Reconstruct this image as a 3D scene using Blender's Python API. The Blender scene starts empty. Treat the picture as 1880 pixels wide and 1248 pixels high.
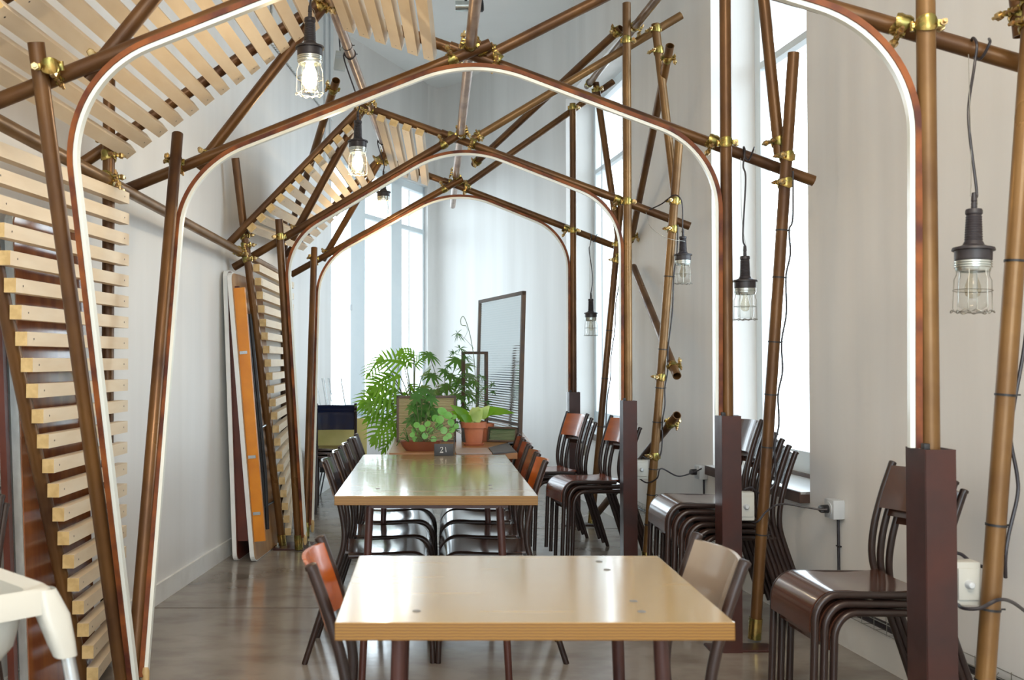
import bpy, bmesh, math, random
from mathutils import Vector, Matrix
random.seed(7)
S = bpy.context.scene
COL = S.collection
V = Vector

# ------------------------------------------------------------------ camera, world, light, exposure
F = 35.0 / 36.0 * 1880
CX, CY, CZ, PITCH = 790.0, 624.0, 1.21, 0.0208
cam_d = bpy.data.cameras.new('camera'); cam = bpy.data.objects.new('camera', cam_d); COL.objects.link(cam)
cam.location = (0, 0, CZ); cam.rotation_euler = (math.pi / 2 + PITCH, 0, 0)
cam_d.lens = 35; cam_d.sensor_width = 36; cam_d.shift_x = (940 - CX) / 1880; cam_d.clip_start = 0.05
cam_d.dof.use_dof = True; cam_d.dof.focus_distance = 5.2; cam_d.dof.aperture_fstop = 6.3
S.camera = cam
S.view_settings.view_transform = 'Standard'; S.view_settings.look = 'None'
S.view_settings.gamma = 1; S.view_settings.use_curve_mapping = False
S.view_settings.exposure = 0.40
w = bpy.data.worlds.new('sky'); S.world = w; w.use_nodes = True
bg = w.node_tree.nodes['Background']; bg.inputs['Strength'].default_value = 1.0
_tc = w.node_tree.nodes.new('ShaderNodeTexCoord'); _sx = w.node_tree.nodes.new('ShaderNodeSeparateXYZ'); _cr = w.node_tree.nodes.new('ShaderNodeValToRGB'); _mr = w.node_tree.nodes.new('ShaderNodeMapRange')
_mr.inputs['From Min'].default_value = -1; _mr.inputs['From Max'].default_value = 1      # bright hazy horizon, dimmer zenith, grey street below
w.node_tree.links.new(_tc.outputs['Generated'], _sx.inputs[0]); w.node_tree.links.new(_sx.outputs['Z'], _mr.inputs['Value']); w.node_tree.links.new(_mr.outputs['Result'], _cr.inputs[0])
SKY = [(0.0, (0.9, 0.9, 0.9)), (0.44, (1.3, 1.4, 1.5)), (0.49, (4.7, 5.4, 5.9)), (0.62, (5.2, 5.9, 6.4)), (0.69, (1.6, 1.95, 2.3)), (1.0, (1.0, 1.25, 1.5))]
_e = _cr.color_ramp.elements
while len(_e) < len(SKY): _e.new(0.5)
for _k, (_p, _c) in enumerate(SKY): _e[_k].position = _p; _e[_k].color = (_c[0] / 8, _c[1] / 8, _c[2] / 8, 1)
_vm = w.node_tree.nodes.new('ShaderNodeVectorMath'); _vm.operation = 'SCALE'; _vm.inputs['Scale'].default_value = 8.0
w.node_tree.links.new(_cr.outputs['Color'], _vm.inputs[0]); w.node_tree.links.new(_vm.outputs[0], bg.inputs['Color'])
try:
    S.cycles.max_bounces = 10; S.cycles.diffuse_bounces = 6; S.cycles.transparent_max_bounces = 24
    S.cycles.sample_clamp_indirect = 8; S.cycles.use_denoising = True
except Exception: pass

def P(px, py, Y):
    """point of the room seen at photo pixel (px, py), Y metres in front of the camera"""
    x = (px - CX) / F; v = -(py - CY) / F
    dy = math.cos(PITCH) - v * math.sin(PITCH); dz = math.sin(PITCH) + v * math.cos(PITCH)
    return V((x * Y / dy, Y, CZ + dz * Y / dy))

def area(name, loc, rot, sx, sy, power, color, portal=False):
    d = bpy.data.lights.new(name, 'AREA'); d.shape = 'RECTANGLE'; d.size = sx; d.size_y = sy; d.energy = power; d.color = color
    if portal: d.cycles.is_portal = True
    o = bpy.data.objects.new(name, d); COL.objects.link(o); o.location = loc; o.rotation_euler = rot
    return o
PI = math.pi
area('warm_fill_light', (0.4, -0.6, 4.3), (0, 0, 0), 1.6, 1.6, 165, (1.0, 0.85, 0.68))  # warm fill added overhead behind the camera, no lamp seen there
area('window_portal', (2.05, 5.2, 2.4), (0, PI / 2, 0), 3.7, 1.3, 1, (1, 1, 1), True)
area('window_portal', (1.62, 8.4, 2.2), (0, PI / 2, 0), 3.1, 1.9, 1, (1, 1, 1), True)
area('window_portal', (-0.62, 10.75, 2.0), (0, -PI / 2, -0.42), 2.9, 2.3, 1, (1, 1, 1), True)

# ------------------------------------------------------------------ materials
def mat(name, c, rough=0.5, metal=0.0, c2=None, scale=8, stretch=(1, 1, 1), bump=0.0, bscale=None, coat=0.0, spec=0.5,
        emit=None, es=0.0, alpha=1.0, lo=0.35, hi=0.65, detail=5, rvar=0.0, wave=None):
    m = bpy.data.materials.new(name); m.use_nodes = True
    nt = m.node_tree; b = nt.nodes['Principled BSDF']; L = nt.links
    b.inputs['Base Color'].default_value = (*c, 1); b.inputs['Roughness'].default_value = rough
    b.inputs['Metallic'].default_value = metal; b.inputs['Coat Weight'].default_value = coat
    b.inputs['Coat Roughness'].default_value = 0.12; b.inputs['Coat IOR'].default_value = 1.75 if coat >= 1 else 1.5
    b.inputs['Specular IOR Level'].default_value = spec; b.inputs['Alpha'].default_value = alpha
    if emit: b.inputs['Emission Color'].default_value = (*emit, 1); b.inputs['Emission Strength'].default_value = es
    if c2 or bump or rvar:
        tc = nt.nodes.new('ShaderNodeTexCoord'); mp = nt.nodes.new('ShaderNodeMapping'); mp.inputs['Scale'].default_value = stretch
        L.new(tc.outputs['Object'], mp.inputs['Vector'])
        n = nt.nodes.new('ShaderNodeTexNoise'); n.inputs['Scale'].default_value = scale; n.inputs['Detail'].default_value = detail
        L.new(mp.outputs['Vector'], n.inputs['Vector'])
        fac = n.outputs['Fac']
        if wave:
            wv = nt.nodes.new('ShaderNodeTexWave'); wv.bands_direction = wave[0]; wv.inputs['Scale'].default_value = wave[1]
            wv.inputs['Distortion'].default_value = wave[2]; wv.inputs['Detail'].default_value = 2
            L.new(mp.outputs['Vector'], wv.inputs['Vector']); fac = wv.outputs['Fac']; lo2, hi2 = 0.0, 1.0
        if c2:
            r = nt.nodes.new('ShaderNodeValToRGB'); e = r.color_ramp.elements
            e[0].position = lo; e[0].color = (*c, 1); e[1].position = hi; e[1].color = (*c2, 1)
            L.new(fac, r.inputs['Fac']); L.new(r.outputs['Color'], b.inputs['Base Color'])
        if rvar:
            mr = nt.nodes.new('ShaderNodeMapRange'); mr.inputs['To Min'].default_value = rough - rvar; mr.inputs['To Max'].default_value = rough + rvar
            mr.inputs['From Min'].default_value = 0.3; mr.inputs['From Max'].default_value = 0.7
            L.new(n.outputs['Fac'], mr.inputs['Value']); L.new(mr.outputs['Result'], b.inputs['Roughness'])
        if bump:
            bp = nt.nodes.new('ShaderNodeBump'); bp.inputs['Strength'].default_value = bump; bp.inputs['Distance'].default_value = 0.004
            if bscale:
                n2 = nt.nodes.new('ShaderNodeTexNoise'); n2.inputs['Scale'].default_value = bscale; L.new(mp.outputs['Vector'], n2.inputs['Vector'])
                L.new(n2.outputs['Fac'], bp.inputs['Height'])
            else: L.new(fac, bp.inputs['Height'])
            L.new(bp.outputs['Normal'], b.inputs['Normal'])
    return m

def glass_mat(name, tint=(1, 1, 1), refl=0.12, rough=0.02):
    m = bpy.data.materials.new(name); m.use_nodes = True; nt = m.node_tree; nt.nodes.clear()
    o = nt.nodes.new('ShaderNodeOutputMaterial'); t = nt.nodes.new('ShaderNodeBsdfTransparent'); t.inputs[0].default_value = (*tint, 1)
    g = nt.nodes.new('ShaderNodeBsdfGlossy'); g.inputs['Roughness'].default_value = rough
    mx = nt.nodes.new('ShaderNodeMixShader'); lw = nt.nodes.new('ShaderNodeLayerWeight'); lw.inputs['Blend'].default_value = 0.5
    pw = nt.nodes.new('ShaderNodeMath'); pw.operation = 'POWER'; pw.inputs[1].default_value = 4.0; nt.links.new(lw.outputs['Facing'], pw.inputs[0])
    mr = nt.nodes.new('ShaderNodeMapRange'); mr.inputs['To Min'].default_value = 0.03; mr.inputs['To Max'].default_value = refl; nt.links.new(pw.outputs[0], mr.inputs['Value'])
    nt.links.new(mr.outputs['Result'], mx.inputs[0]); nt.links.new(t.outputs[0], mx.inputs[1]); nt.links.new(g.outputs[0], mx.inputs[2])
    nt.links.new(mx.outputs[0], o.inputs[0]); return m

M = {}
M['wall'] = mat('white_plaster', (0.77, 0.765, 0.75), 0.75, c2=(0.67, 0.66, 0.64), scale=1.2, stretch=(3, 3, 0.3), lo=0.35, hi=0.8, bump=0.08, bscale=40)
M['ceil'] = mat('ceiling_paint', (0.86, 0.87, 0.86), 0.8, c2=(0.83, 0.84, 0.83), scale=2)
M['trim'] = mat('white_trim_paint', (0.76, 0.76, 0.74), 0.5, c2=(0.66, 0.65, 0.62), scale=6, lo=0.5, hi=0.8)
M['winframe'] = mat('grey_white_frame_paint', (0.74, 0.81, 0.84), 0.4, c2=(0.70, 0.78, 0.82), scale=4)
M['pane'] = glass_mat('clear_window_glass', (0.99, 1, 1), 0.12)
M['sillwood'] = mat('dark_sill_wood', (0.055, 0.03, 0.022), 0.35, c2=(0.09, 0.05, 0.035), scale=10)
M['silltop'] = mat('pale_sill_top', (0.72, 0.74, 0.74), 0.3, c2=(0.66, 0.68, 0.68), scale=6)
M['tube'] = mat('brown_scaffold_tube', (0.165, 0.078, 0.024), 0.36, 0.3, c2=(0.062, 0.026, 0.011), scale=5, stretch=(1, 1, 0.6), lo=0.35, hi=0.7, rvar=0.1, detail=8, spec=0.4)
M['tube_pale'] = mat('worn_pale_scaffold_tube', (0.36, 0.24, 0.16), 0.35, 0.4, c2=(0.22, 0.13, 0.08), scale=9, lo=0.4, hi=0.65)
M['ochre'] = mat('ochre_scaffold_tube', (0.23, 0.125, 0.042), 0.36, 0.3, c2=(0.11, 0.052, 0.018), scale=4, lo=0.35, hi=0.7, rvar=0.1, detail=8, spec=0.4)
M['rust'] = mat('rust_red_bar', (0.26, 0.072, 0.010), 0.6, 0.1, c2=(0.075, 0.014, 0.006), scale=10, lo=0.35, hi=0.65, bump=0.3)
M['strip'] = mat('milky_light_strip', (0.80, 0.83, 0.78), 0.3, c2=(0.76, 0.79, 0.74), scale=4, coat=0.3)
M['brass'] = mat('gilded_steel_coupler', (0.50, 0.33, 0.10), 0.26, 0.9, c2=(0.26, 0.23, 0.07), scale=22, lo=0.4, hi=0.6, rvar=0.08)
M['brass2'] = mat('pale_gilded_steel', (0.62, 0.48, 0.24), 0.3, 0.85, c2=(0.42, 0.26, 0.11), scale=30, lo=0.4, hi=0.6)
M['channel'] = mat('oxblood_steel_channel', (0.058, 0.017, 0.012), 0.38, 0.1, c2=(0.032, 0.012, 0.010), scale=7, lo=0.35, hi=0.7, rvar=0.1, bump=0.1)
M['slat'] = mat('pale_birch_slat', (0.70, 0.56, 0.385), 0.5, c2=(0.78, 0.66, 0.49), scale=7, stretch=(1.5, 0.6, 3), lo=0.3, hi=0.7)
M['slatend'] = mat('slat_end_grain', (0.62, 0.44, 0.20), 0.55, c2=(0.50, 0.34, 0.14), scale=30, lo=0.4, hi=0.6)
M['screw'] = mat('dark_screw_hole', (0.06, 0.04, 0.03), 0.5, 0.3, c2=(0.1, 0.07, 0.05), scale=60)
M['tabletop'] = mat('lacquered_birch_top', (0.33, 0.228, 0.088), 0.26, c2=(0.375, 0.268, 0.112), scale=3, stretch=(0.6, 5, 1), lo=0.3, hi=0.7, rvar=0.025, spec=0.5, coat=1.0, detail=2)
M['tableedge'] = mat('plywood_edge', (0.24, 0.118, 0.013), 0.4, c2=(0.14, 0.062, 0.008), scale=1, lo=0.25, hi=0.75, wave=('Z', 60, 1.5))
M['tabletop3'] = mat('warm_brown_desk_top', (0.36, 0.17, 0.06), 0.3, c2=(0.26, 0.12, 0.045), scale=4, stretch=(0.7, 6, 1), lo=0.35, hi=0.65, coat=0.2)
M['chairmetal'] = mat('dark_brown_lacquered_tube', (0.034, 0.018, 0.014), 0.3, 0.15, c2=(0.022, 0.013, 0.011), scale=10, spec=0.5)
M['tableleg'] = mat('oxblood_table_leg', (0.075, 0.024, 0.018), 0.35, 0.15, c2=(0.05, 0.018, 0.014), scale=10)
M['seat'] = mat('varnished_dark_ply', (0.085, 0.034, 0.020), 0.2, c2=(0.055, 0.022, 0.014), scale=5, stretch=(6, 0.7, 1), lo=0.35, hi=0.65, coat=0.5, spec=0.5)
M['seatorange'] = mat('varnished_orange_ply', (0.46, 0.105, 0.015), 0.24, c2=(0.36, 0.075, 0.012), scale=5, stretch=(1, 0.7, 6), lo=0.35, hi=0.65, coat=0.3)
M['seatred'] = mat('varnished_red_brown_ply', (0.24, 0.055, 0.022), 0.24, c2=(0.17, 0.04, 0.018), scale=5, stretch=(1, 0.7, 6), lo=0.35, hi=0.65, coat=0.3)
M['seatsheen'] = mat('ply_painted_reflection', (0.34, 0.29, 0.235), 0.2, c2=(0.27, 0.21, 0.16), scale=3, coat=0.6)  # bright wall mirrored in the varnish, put into the base colour as tan
M['seatslate'] = mat('slate_black_ply', (0.045, 0.045, 0.06), 0.22, c2=(0.03, 0.03, 0.04), scale=5, coat=0.6)
M['seatnight'] = mat('dark_blue_black_ply', (0.010, 0.020, 0.065), 0.25, c2=(0.02, 0.02, 0.04), scale=5, coat=0.5)
M['blackrubber'] = mat('black_rubber', (0.022, 0.018, 0.022), 0.45, c2=(0.03, 0.026, 0.03), scale=20)
M['cable'] = mat('black_cable_sheath', (0.020, 0.017, 0.022), 0.4, c2=(0.028, 0.024, 0.028), scale=30)
M['wire'] = mat('galvanised_wire', (0.42, 0.42, 0.38), 0.35, 0.9, c2=(0.34, 0.33, 0.30), scale=40)
M['zinc'] = mat('threaded_zinc_collar', (0.62, 0.66, 0.64), 0.25, 0.85, c2=(0.5, 0.54, 0.52), scale=20)
M['jar'] = glass_mat('clear_jar_glass', (0.95, 0.96, 0.95), 0.75)
M['bulb'] = glass_mat('clear_bulb_glass', (0.86, 0.83, 0.76), 0.7)
M['glow'] = mat('glowing_filament_bulb', (1, 0.9, 0.7), 0.4, emit=(1.0, 0.80, 0.48), es=22, c2=(1, 0.85, 0.6), scale=5)
M['whiteplastic'] = mat('white_plastic', (0.50, 0.50, 0.455), 0.35, c2=(0.47, 0.47, 0.43), scale=3)
M['greyplastic'] = mat('light_grey_plastic', (0.55, 0.58, 0.60), 0.35, c2=(0.50, 0.53, 0.55), scale=5)
M['chrome'] = mat('silver_steel', (0.62, 0.66, 0.68), 0.25, 0.8, c2=(0.52, 0.56, 0.58), scale=8)
M['alu'] = mat('brushed_aluminium_edge', (0.58, 0.62, 0.62), 0.35, 0.5, c2=(0.46, 0.50, 0.50), scale=12, stretch=(3, 3, 1))
M['lam_brown'] = mat('glossy_brown_laminate', (0.30, 0.105, 0.035), 0.16, c2=(0.19, 0.06, 0.025), scale=4, stretch=(4, 4, 0.5), lo=0.35, hi=0.65, coat=0.6)
M['darkwood'] = mat('dark_red_brown_wood', (0.13, 0.030, 0.016), 0.35, c2=(0.08, 0.02, 0.012), scale=6)
M['orangewood'] = mat('orange_lacquer_wood', (0.75, 0.27, 0.015), 0.3, c2=(0.62, 0.20, 0.012), scale=6, coat=0.3)
M['plywood'] = mat('honey_plywood', (0.42, 0.23, 0.09), 0.35, c2=(0.32, 0.16, 0.06), scale=4, stretch=(4, 4, 0.6), lo=0.35, hi=0.65)
M['yellowply'] = mat('yellow_green_ply_shell', (0.55, 0.47, 0.17), 0.35, c2=(0.42, 0.36, 0.10), scale=4)
M['terracotta'] = mat('terracotta', (0.40, 0.130, 0.058), 0.75, c2=(0.33, 0.10, 0.045), scale=9, bump=0.1)
M['bowl'] = mat('brown_glazed_bowl', (0.20, 0.06, 0.03), 0.35, c2=(0.14, 0.045, 0.022), scale=7)
M['soil'] = mat('potting_soil', (0.05, 0.035, 0.022), 0.95, c2=(0.10, 0.07, 0.05), scale=60, bump=0.6)
def leafmat(name, c, c2, t=0.25, scale=9):
    m = mat(name, c, 0.38, c2=c2, scale=scale, lo=0.3, hi=0.7, spec=0.4)
    nt = m.node_tree; b = nt.nodes['Principled BSDF']; out = nt.nodes['Material Output']
    tr = nt.nodes.new('ShaderNodeBsdfTranslucent'); tr.inputs[0].default_value = (c[0] * 2.0, c[1] * 1.7, c[2], 1)
    mx = nt.nodes.new('ShaderNodeMixShader'); mx.inputs[0].default_value = t
    nt.links.new(b.outputs[0], mx.inputs[1]); nt.links.new(tr.outputs[0], mx.inputs[2]); nt.links.new(mx.outputs[0], out.inputs[0]); return m
M['leaf_bright'] = leafmat('bright_green_leaf', (0.16, 0.36, 0.022), (0.05, 0.16, 0.012), 0.42)
M['leaf_mid'] = leafmat('mid_green_leaf', (0.10, 0.24, 0.04), (0.05, 0.15, 0.025), 0.25)
M['leaf_dark'] = leafmat('dark_green_leaf', (0.035, 0.11, 0.02), (0.06, 0.17, 0.03), 0.2)
M['leaf_round'] = leafmat('glossy_round_leaf', (0.12, 0.36, 0.06), (0.20, 0.45, 0.15), 0.3, 30)
M['leaf_pale'] = leafmat('pale_cream_green_leaf', (0.55, 0.68, 0.38), (0.25, 0.42, 0.10), 0.35, 14)
M['stem'] = mat('green_brown_stem', (0.10, 0.14, 0.035), 0.5, c2=(0.06, 0.07, 0.02), scale=20)
M['ironframe'] = mat('dark_iron_frame', (0.055, 0.040, 0.032), 0.45, 0.4, c2=(0.085, 0.05, 0.03), scale=14)
M['greyiron'] = mat('grey_worn_frame', (0.16, 0.17, 0.18), 0.45, 0.5, c2=(0.26, 0.27, 0.28), scale=14)
M['black'] = mat('matt_black_slate', (0.012, 0.012, 0.014), 0.5, c2=(0.02, 0.02, 0.022), scale=20)
M['chalk'] = mat('white_chalk', (0.8, 0.8, 0.78), 0.8, c2=(0.7, 0.7, 0.68), scale=60)
M['felt'] = mat('dark_grey_felt', (0.085, 0.088, 0.095), 0.8, c2=(0.07, 0.072, 0.078), scale=40)
M['paleslab'] = mat('pinkish_grey_slab', (0.33, 0.25, 0.22), 0.4, c2=(0.28, 0.21, 0.18), scale=10)
M['wirednet'] = mat('ribbed_amber_glass', (0.33, 0.28, 0.15), 0.18, 0.35, c2=(0.23, 0.22, 0.11), scale=9, wave=('Z', 40, 0.2), bump=0.5)
M['darkglass'] = mat('dark_green_ribbed_glass', (0.05, 0.09, 0.045), 0.15, c2=(0.09, 0.14, 0.07), scale=9, wave=('Z', 40, 0.2), bump=0.4)
M['ribbed'] = mat('reflective_ribbed_glass', (0.78, 0.84, 0.86), 0.09, 1.0, c2=(0.72, 0.80, 0.82), scale=3, wave=('Z', 22, 0.4), bump=0.35, lo=0, hi=1)
M['corr'] = mat('white_ribbed_sheet', (0.74, 0.77, 0.77), 0.4, c2=(0.70, 0.73, 0.73), scale=3)
M['amber'] = mat('amber_resin_cap', (0.62, 0.45, 0.22), 0.4, c2=(0.5, 0.34, 0.14), scale=10)

def floor_mat():
    m = mat('polished_concrete', (0.19, 0.165, 0.14), 0.19, c2=(0.33, 0.30, 0.265), scale=1.3, lo=0.3, hi=0.72, detail=12, rvar=0.06, bump=0.05, bscale=25, spec=0.55)
    nt = m.node_tree; b = nt.nodes['Principled BSDF']
    col = b.inputs['Base Color'].links[0].from_socket
    tc = nt.nodes.new('ShaderNodeTexCoord'); n = nt.nodes.new('ShaderNodeTexNoise'); n.inputs['Scale'].default_value = 9; n.inputs['Detail'].default_value = 10
    mp = nt.nodes.new('ShaderNodeMapping'); mp.inputs['Scale'].default_value = (0.45, 0.7, 1); nt.links.new(tc.outputs['Object'], mp.inputs[0]); nt.links.new(mp.outputs[0], n.inputs['Vector'])
    r = nt.nodes.new('ShaderNodeValToRGB'); r.color_ramp.elements[0].position = 0.32; r.color_ramp.elements[0].color = (0.62, 0.57, 0.52, 1)
    r.color_ramp.elements[1].position = 0.55; r.color_ramp.elements[1].color = (1, 1, 1, 1); nt.links.new(n.outputs['Fac'], r.inputs[0])
    mx = nt.nodes.new('ShaderNodeMix'); mx.data_type = 'RGBA'; mx.blend_type = 'MULTIPLY'; mx.inputs['Factor'].default_value = 0.75
    nt.links.new(col, mx.inputs['A']); nt.links.new(r.outputs[0], mx.inputs['B']); nt.links.new(mx.outputs['Result'], b.inputs['Base Color'])
    return m
M['floor'] = floor_mat()

# ------------------------------------------------------------------ mesh helpers
def frame_of(d, hint=V((0, 0, 1))):
    d = d.normalized()
    if abs(d.dot(hint)) > 0.98: hint = V((0, 1, 0)) if abs(d.y) < 0.9 else V((1, 0, 0))
    x = (hint - d * hint.dot(d)).normalized(); return x, d.cross(x)

class MB:
    def __init__(s): s.bm = bmesh.new(); s.mi = 0
    def face(s, vs):
        try: f = s.bm.faces.new(vs); f.material_index = s.mi; return f
        except ValueError: return None
    def box(s, c, size, rot=None, bev=0.0):
        c = V(c); h = V(size) / 2; R = rot or Matrix.Identity(3)
        if bev > 0:
            b2 = bmesh.new(); bmesh.ops.create_cube(b2, size=1)
            for v in b2.verts: v.co = V((v.co.x * size[0], v.co.y * size[1], v.co.z * size[2]))
            bmesh.ops.bevel(b2, geom=list(b2.edges), offset=bev, segments=2, affect='EDGES', profile=0.6)
            mp = {v: s.bm.verts.new(R @ v.co + c) for v in b2.verts}
            for f in b2.faces: s.face([mp[v] for v in f.verts])
            b2.free(); return s
        v = [s.bm.verts.new(R @ V((sx * h.x, sy * h.y, sz * h.z)) + c) for sx in (-1, 1) for sy in (-1, 1) for sz in (-1, 1)]
        for q in ((0, 1, 3, 2), (4, 6, 7, 5), (0, 4, 5, 1), (2, 3, 7, 6), (0, 2, 6, 4), (1, 5, 7, 3)): s.face([v[i] for i in q])
        return s
    def beam(s, p0, p1, wd, ht, up=V((0, 0, 1)), endmi=None):
        p0 = V(p0); p1 = V(p1); d = (p1 - p0).normalized(); u = (up - d * up.dot(d)).normalized(); r = d.cross(u)
        vs = [[s.bm.verts.new(p + r * (a * wd / 2) + u * (b * ht / 2)) for a, b in ((-1, -1), (1, -1), (1, 1), (-1, 1))] for p in (p0, p1)]
        for i in range(4): s.face([vs[0][i], vs[0][(i + 1) % 4], vs[1][(i + 1) % 4], vs[1][i]])
        old = s.mi
        if endmi is not None: s.mi = endmi
        s.face(vs[0][::-1]); s.face(vs[1]); s.mi = old; return s
    def path(s, pts, r, seg=12, caps=True, rs=None):
        pts = [V(p) for p in pts]; rings = []; prev = None
        for i, p in enumerate(pts):
            if i == 0: d = pts[1] - p
            elif i == len(pts) - 1: d = p - pts[i - 1]
            else: d = (pts[i + 1] - p).normalized() + (p - pts[i - 1]).normalized()
            if d.length < 1e-9: d = V((0, 0, 1))
            d.normalize()
            if prev is None: x, y = frame_of(d)
            else:
                x = prev - d * prev.dot(d)
                x = x.normalized() if x.length > 1e-6 else frame_of(d)[0]
                y = d.cross(x)
            prev = x; rr = rs[i] if rs else r
            rings.append([s.bm.verts.new(p + (x * math.cos(2 * PI * k / seg) + y * math.sin(2 * PI * k / seg)) * rr) for k in range(seg)])
        for a, b in zip(rings, rings[1:]):
            for k in range(seg): s.face([a[k], a[(k + 1) % seg], b[(k + 1) % seg], b[k]])
        if caps: s.face(rings[0][::-1]); s.face(rings[-1])
        return s
    def pipe(s, p0, p1, r=0.02415, t=0.0035, seg=24):
        p0 = V(p0); p1 = V(p1); x, y = frame_of(p1 - p0); R = []
        for p, rr in ((p0, r), (p1, r), (p1, r - t), (p0, r - t)):
            R.append([s.bm.verts.new(p + (x * math.cos(2 * PI * k / seg) + y * math.sin(2 * PI * k / seg)) * rr) for k in range(seg)])
        for i in range(4):
            a, b = R[i], R[(i + 1) % 4]
            for k in range(seg): s.face([a[k], a[(k + 1) % seg], b[(k + 1) % seg], b[k]])
        return s
    def lathe(s, prof, c=(0, 0, 0), seg=24, axis=V((0, 0, 1)), close=False):
        c = V(c); x, y = frame_of(V(axis)); a = V(axis).normalized(); R = []
        for r, z in prof: R.append([s.bm.verts.new(c + a * z + (x * math.cos(2 * PI * k / seg) + y * math.sin(2 * PI * k / seg)) * max(r, 1e-5)) for k in range(seg)])
        n = len(R)
        for i in range(n if close else n - 1):
            a_, b_ = R[i], R[(i + 1) % n]
            for k in range(seg): s.face([a_[k], a_[(k + 1) % seg], b_[(k + 1) % seg], b_[k]])
        if not close:
            if prof[0][0] > 1e-4: s.face(R[0][::-1])
            if prof[-1][0] > 1e-4: s.face(R[-1])
        return s
    def grid(s, rows, thick=None):
        g = [[s.bm.verts.new(V(p)) for p in r] for r in rows]
        for a, b in zip(g, g[1:]):
            for k in range(len(a) - 1): s.face([a[k], a[k + 1], b[k + 1], b[k]])
        return g
    def sheet(s, rows, off):
        """closed sheet: rows of points, plus the same rows moved by off(i,j)"""
        n, m = len(rows), len(rows[0])
        A = [[s.bm.verts.new(V(p)) for p in r] for r in rows]
        B = [[s.bm.verts.new(V(rows[i][j]) + V(off(i, j))) for j in range(m)] for i in range(n)]
        for i in range(n - 1):
            for j in range(m - 1):
                s.face([A[i][j], A[i][j + 1], A[i + 1][j + 1], A[i + 1][j]]); s.face([B[i][j], B[i + 1][j], B[i + 1][j + 1], B[i][j + 1]])
        for i in range(n - 1):
            s.face([A[i][0], A[i + 1][0], B[i + 1][0], B[i][0]]); s.face([A[i][-1], B[i][-1], B[i + 1][-1], A[i + 1][-1]])
        for j in range(m - 1):
            s.face([A[0][j], B[0][j], B[0][j + 1], A[0][j + 1]]); s.face([A[-1][j], A[-1][j + 1], B[-1][j + 1], B[-1][j]])
        return s
    def prism(s, poly, z0, z1):
        a = [s.bm.verts.new((x, y, z0)) for x, y in poly]; b = [s.bm.verts.new((x, y, z1)) for x, y in poly]
        s.face(a[::-1]); s.face(b)
        for i in range(len(poly)): j = (i + 1) % len(poly); s.face([a[i], a[j], b[j], b[i]])
        return s
    def build(s, name, m, parent=None, loc=None, smooth=True, ang=38, recalc=True):
        if recalc: bmesh.ops.recalc_face_normals(s.bm, faces=list(s.bm.faces))
        me = bpy.data.meshes.new(name)
        if parent is not None and loc is None and parent.type == 'EMPTY' and parent.get('_w'):
            bmesh.ops.translate(s.bm, verts=list(s.bm.verts), vec=-V(parent.location))
        if loc is not None: bmesh.ops.translate(s.bm, verts=list(s.bm.verts), vec=-V(loc))
        s.bm.to_mesh(me); s.bm.free()
        if smooth:
            me.shade_smooth(); me.set_sharp_from_angle(angle=math.radians(ang))
        for mm in (m if isinstance(m, (list, tuple)) else [m]): me.materials.append(mm)
        o = bpy.data.objects.new(name, me); COL.objects.link(o)
        if parent is not None: o.parent = parent
        if loc is not None: o.location = loc
        return o

def thing(name, label, cat, loc=(0, 0, 0), group=None, world=True, rz=0.0):
    o = bpy.data.objects.new(name, None); COL.objects.link(o); o.location = loc; o.rotation_euler = (0, 0, rz)
    o.empty_display_size = 0.05
    o['label'] = label; o['category'] = cat
    if group: o['group'] = group
    if world: o['_w'] = 1
    return o
def tag(o, label, cat, group=None, kind=None):
    o['label'] = label; o['category'] = cat
    if group: o['group'] = group
    if kind: o['kind'] = kind
    return o
def struct(o): o['kind'] = 'structure'; return o
def kids(o): return [c for c in bpy.data.objects if c.parent == o]
def copy_tree(o, parent=None, tree=None):
    c = o.copy(); COL.objects.link(c); c.parent = parent
    for ch in tree[o]: copy_tree(ch, c, tree)
    return c
def tree_of(o):
    t = {}
    def rec(x):
        t[x] = kids(x)
        for c in t[x]: rec(c)
    rec(o); return t
def lerp(a, b, t): return V(a) * (1 - t) + V(b) * t
def spline(pts, n=8):
    pts = [V(p) for p in pts]; out = []; q = [pts[0] * 2 - pts[1]] + pts + [pts[-1] * 2 - pts[-2]]
    for i in range(1, len(q) - 2):
        a, b, c, d = q[i - 1:i + 3]
        for k in range(n):
            t = k / n
            out.append(0.5 * ((2 * b) + (c - a) * t + (2 * a - 5 * b + 4 * c - d) * t * t + (3 * b - a - 3 * c + d) * t ** 3))
    out.append(pts[-1]); return out
def fillet(pts, rads, n=14):
    pts = [V(p) for p in pts]; out = [pts[0]]
    for i in range(1, len(pts) - 1):
        a = (pts[i - 1] - pts[i]).normalized(); b = (pts[i + 1] - pts[i]).normalized()
        ang = a.angle(b); th = PI - ang; r = rads[i - 1]; T = r * math.tan(th / 2)
        c = pts[i] + (a + b).normalized() * (r / math.cos(th / 2))
        p0 = pts[i] + a * T; p1 = pts[i] + b * T; u = (p0 - c); w_ = (p1 - c)
        for k in range(n + 1):
            t = k / n; out.append(c + (u * math.sin((1 - t) * th) + w_ * math.sin(t * th)) / math.sin(th))
    out.append(pts[-1]); return out
def obj_mat(o, m):
    o.material_slots[0].link = 'OBJECT'; o.material_slots[0].material = m

# ------------------------------------------------------------------ the room
def wl(Y): return -1.367 + 0.087 * (Y - 4.95)
def wr(Y): return 1.80 - 0.0975 * (Y - 3.887)
H = 4.48
YB = -3.0
def wallpiece(mb, a, b, z0, z1, th):
    a = V((*a, 0)); b = V((*b, 0)); d = (b - a).normalized(); n = V((-d.y, d.x, 0)) * th
    mb.prism([(a.x, a.y), (b.x, b.y), (b.x + n.x, b.y + n.y), (a.x + n.x, a.y + n.y)], z0, z1)
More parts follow.
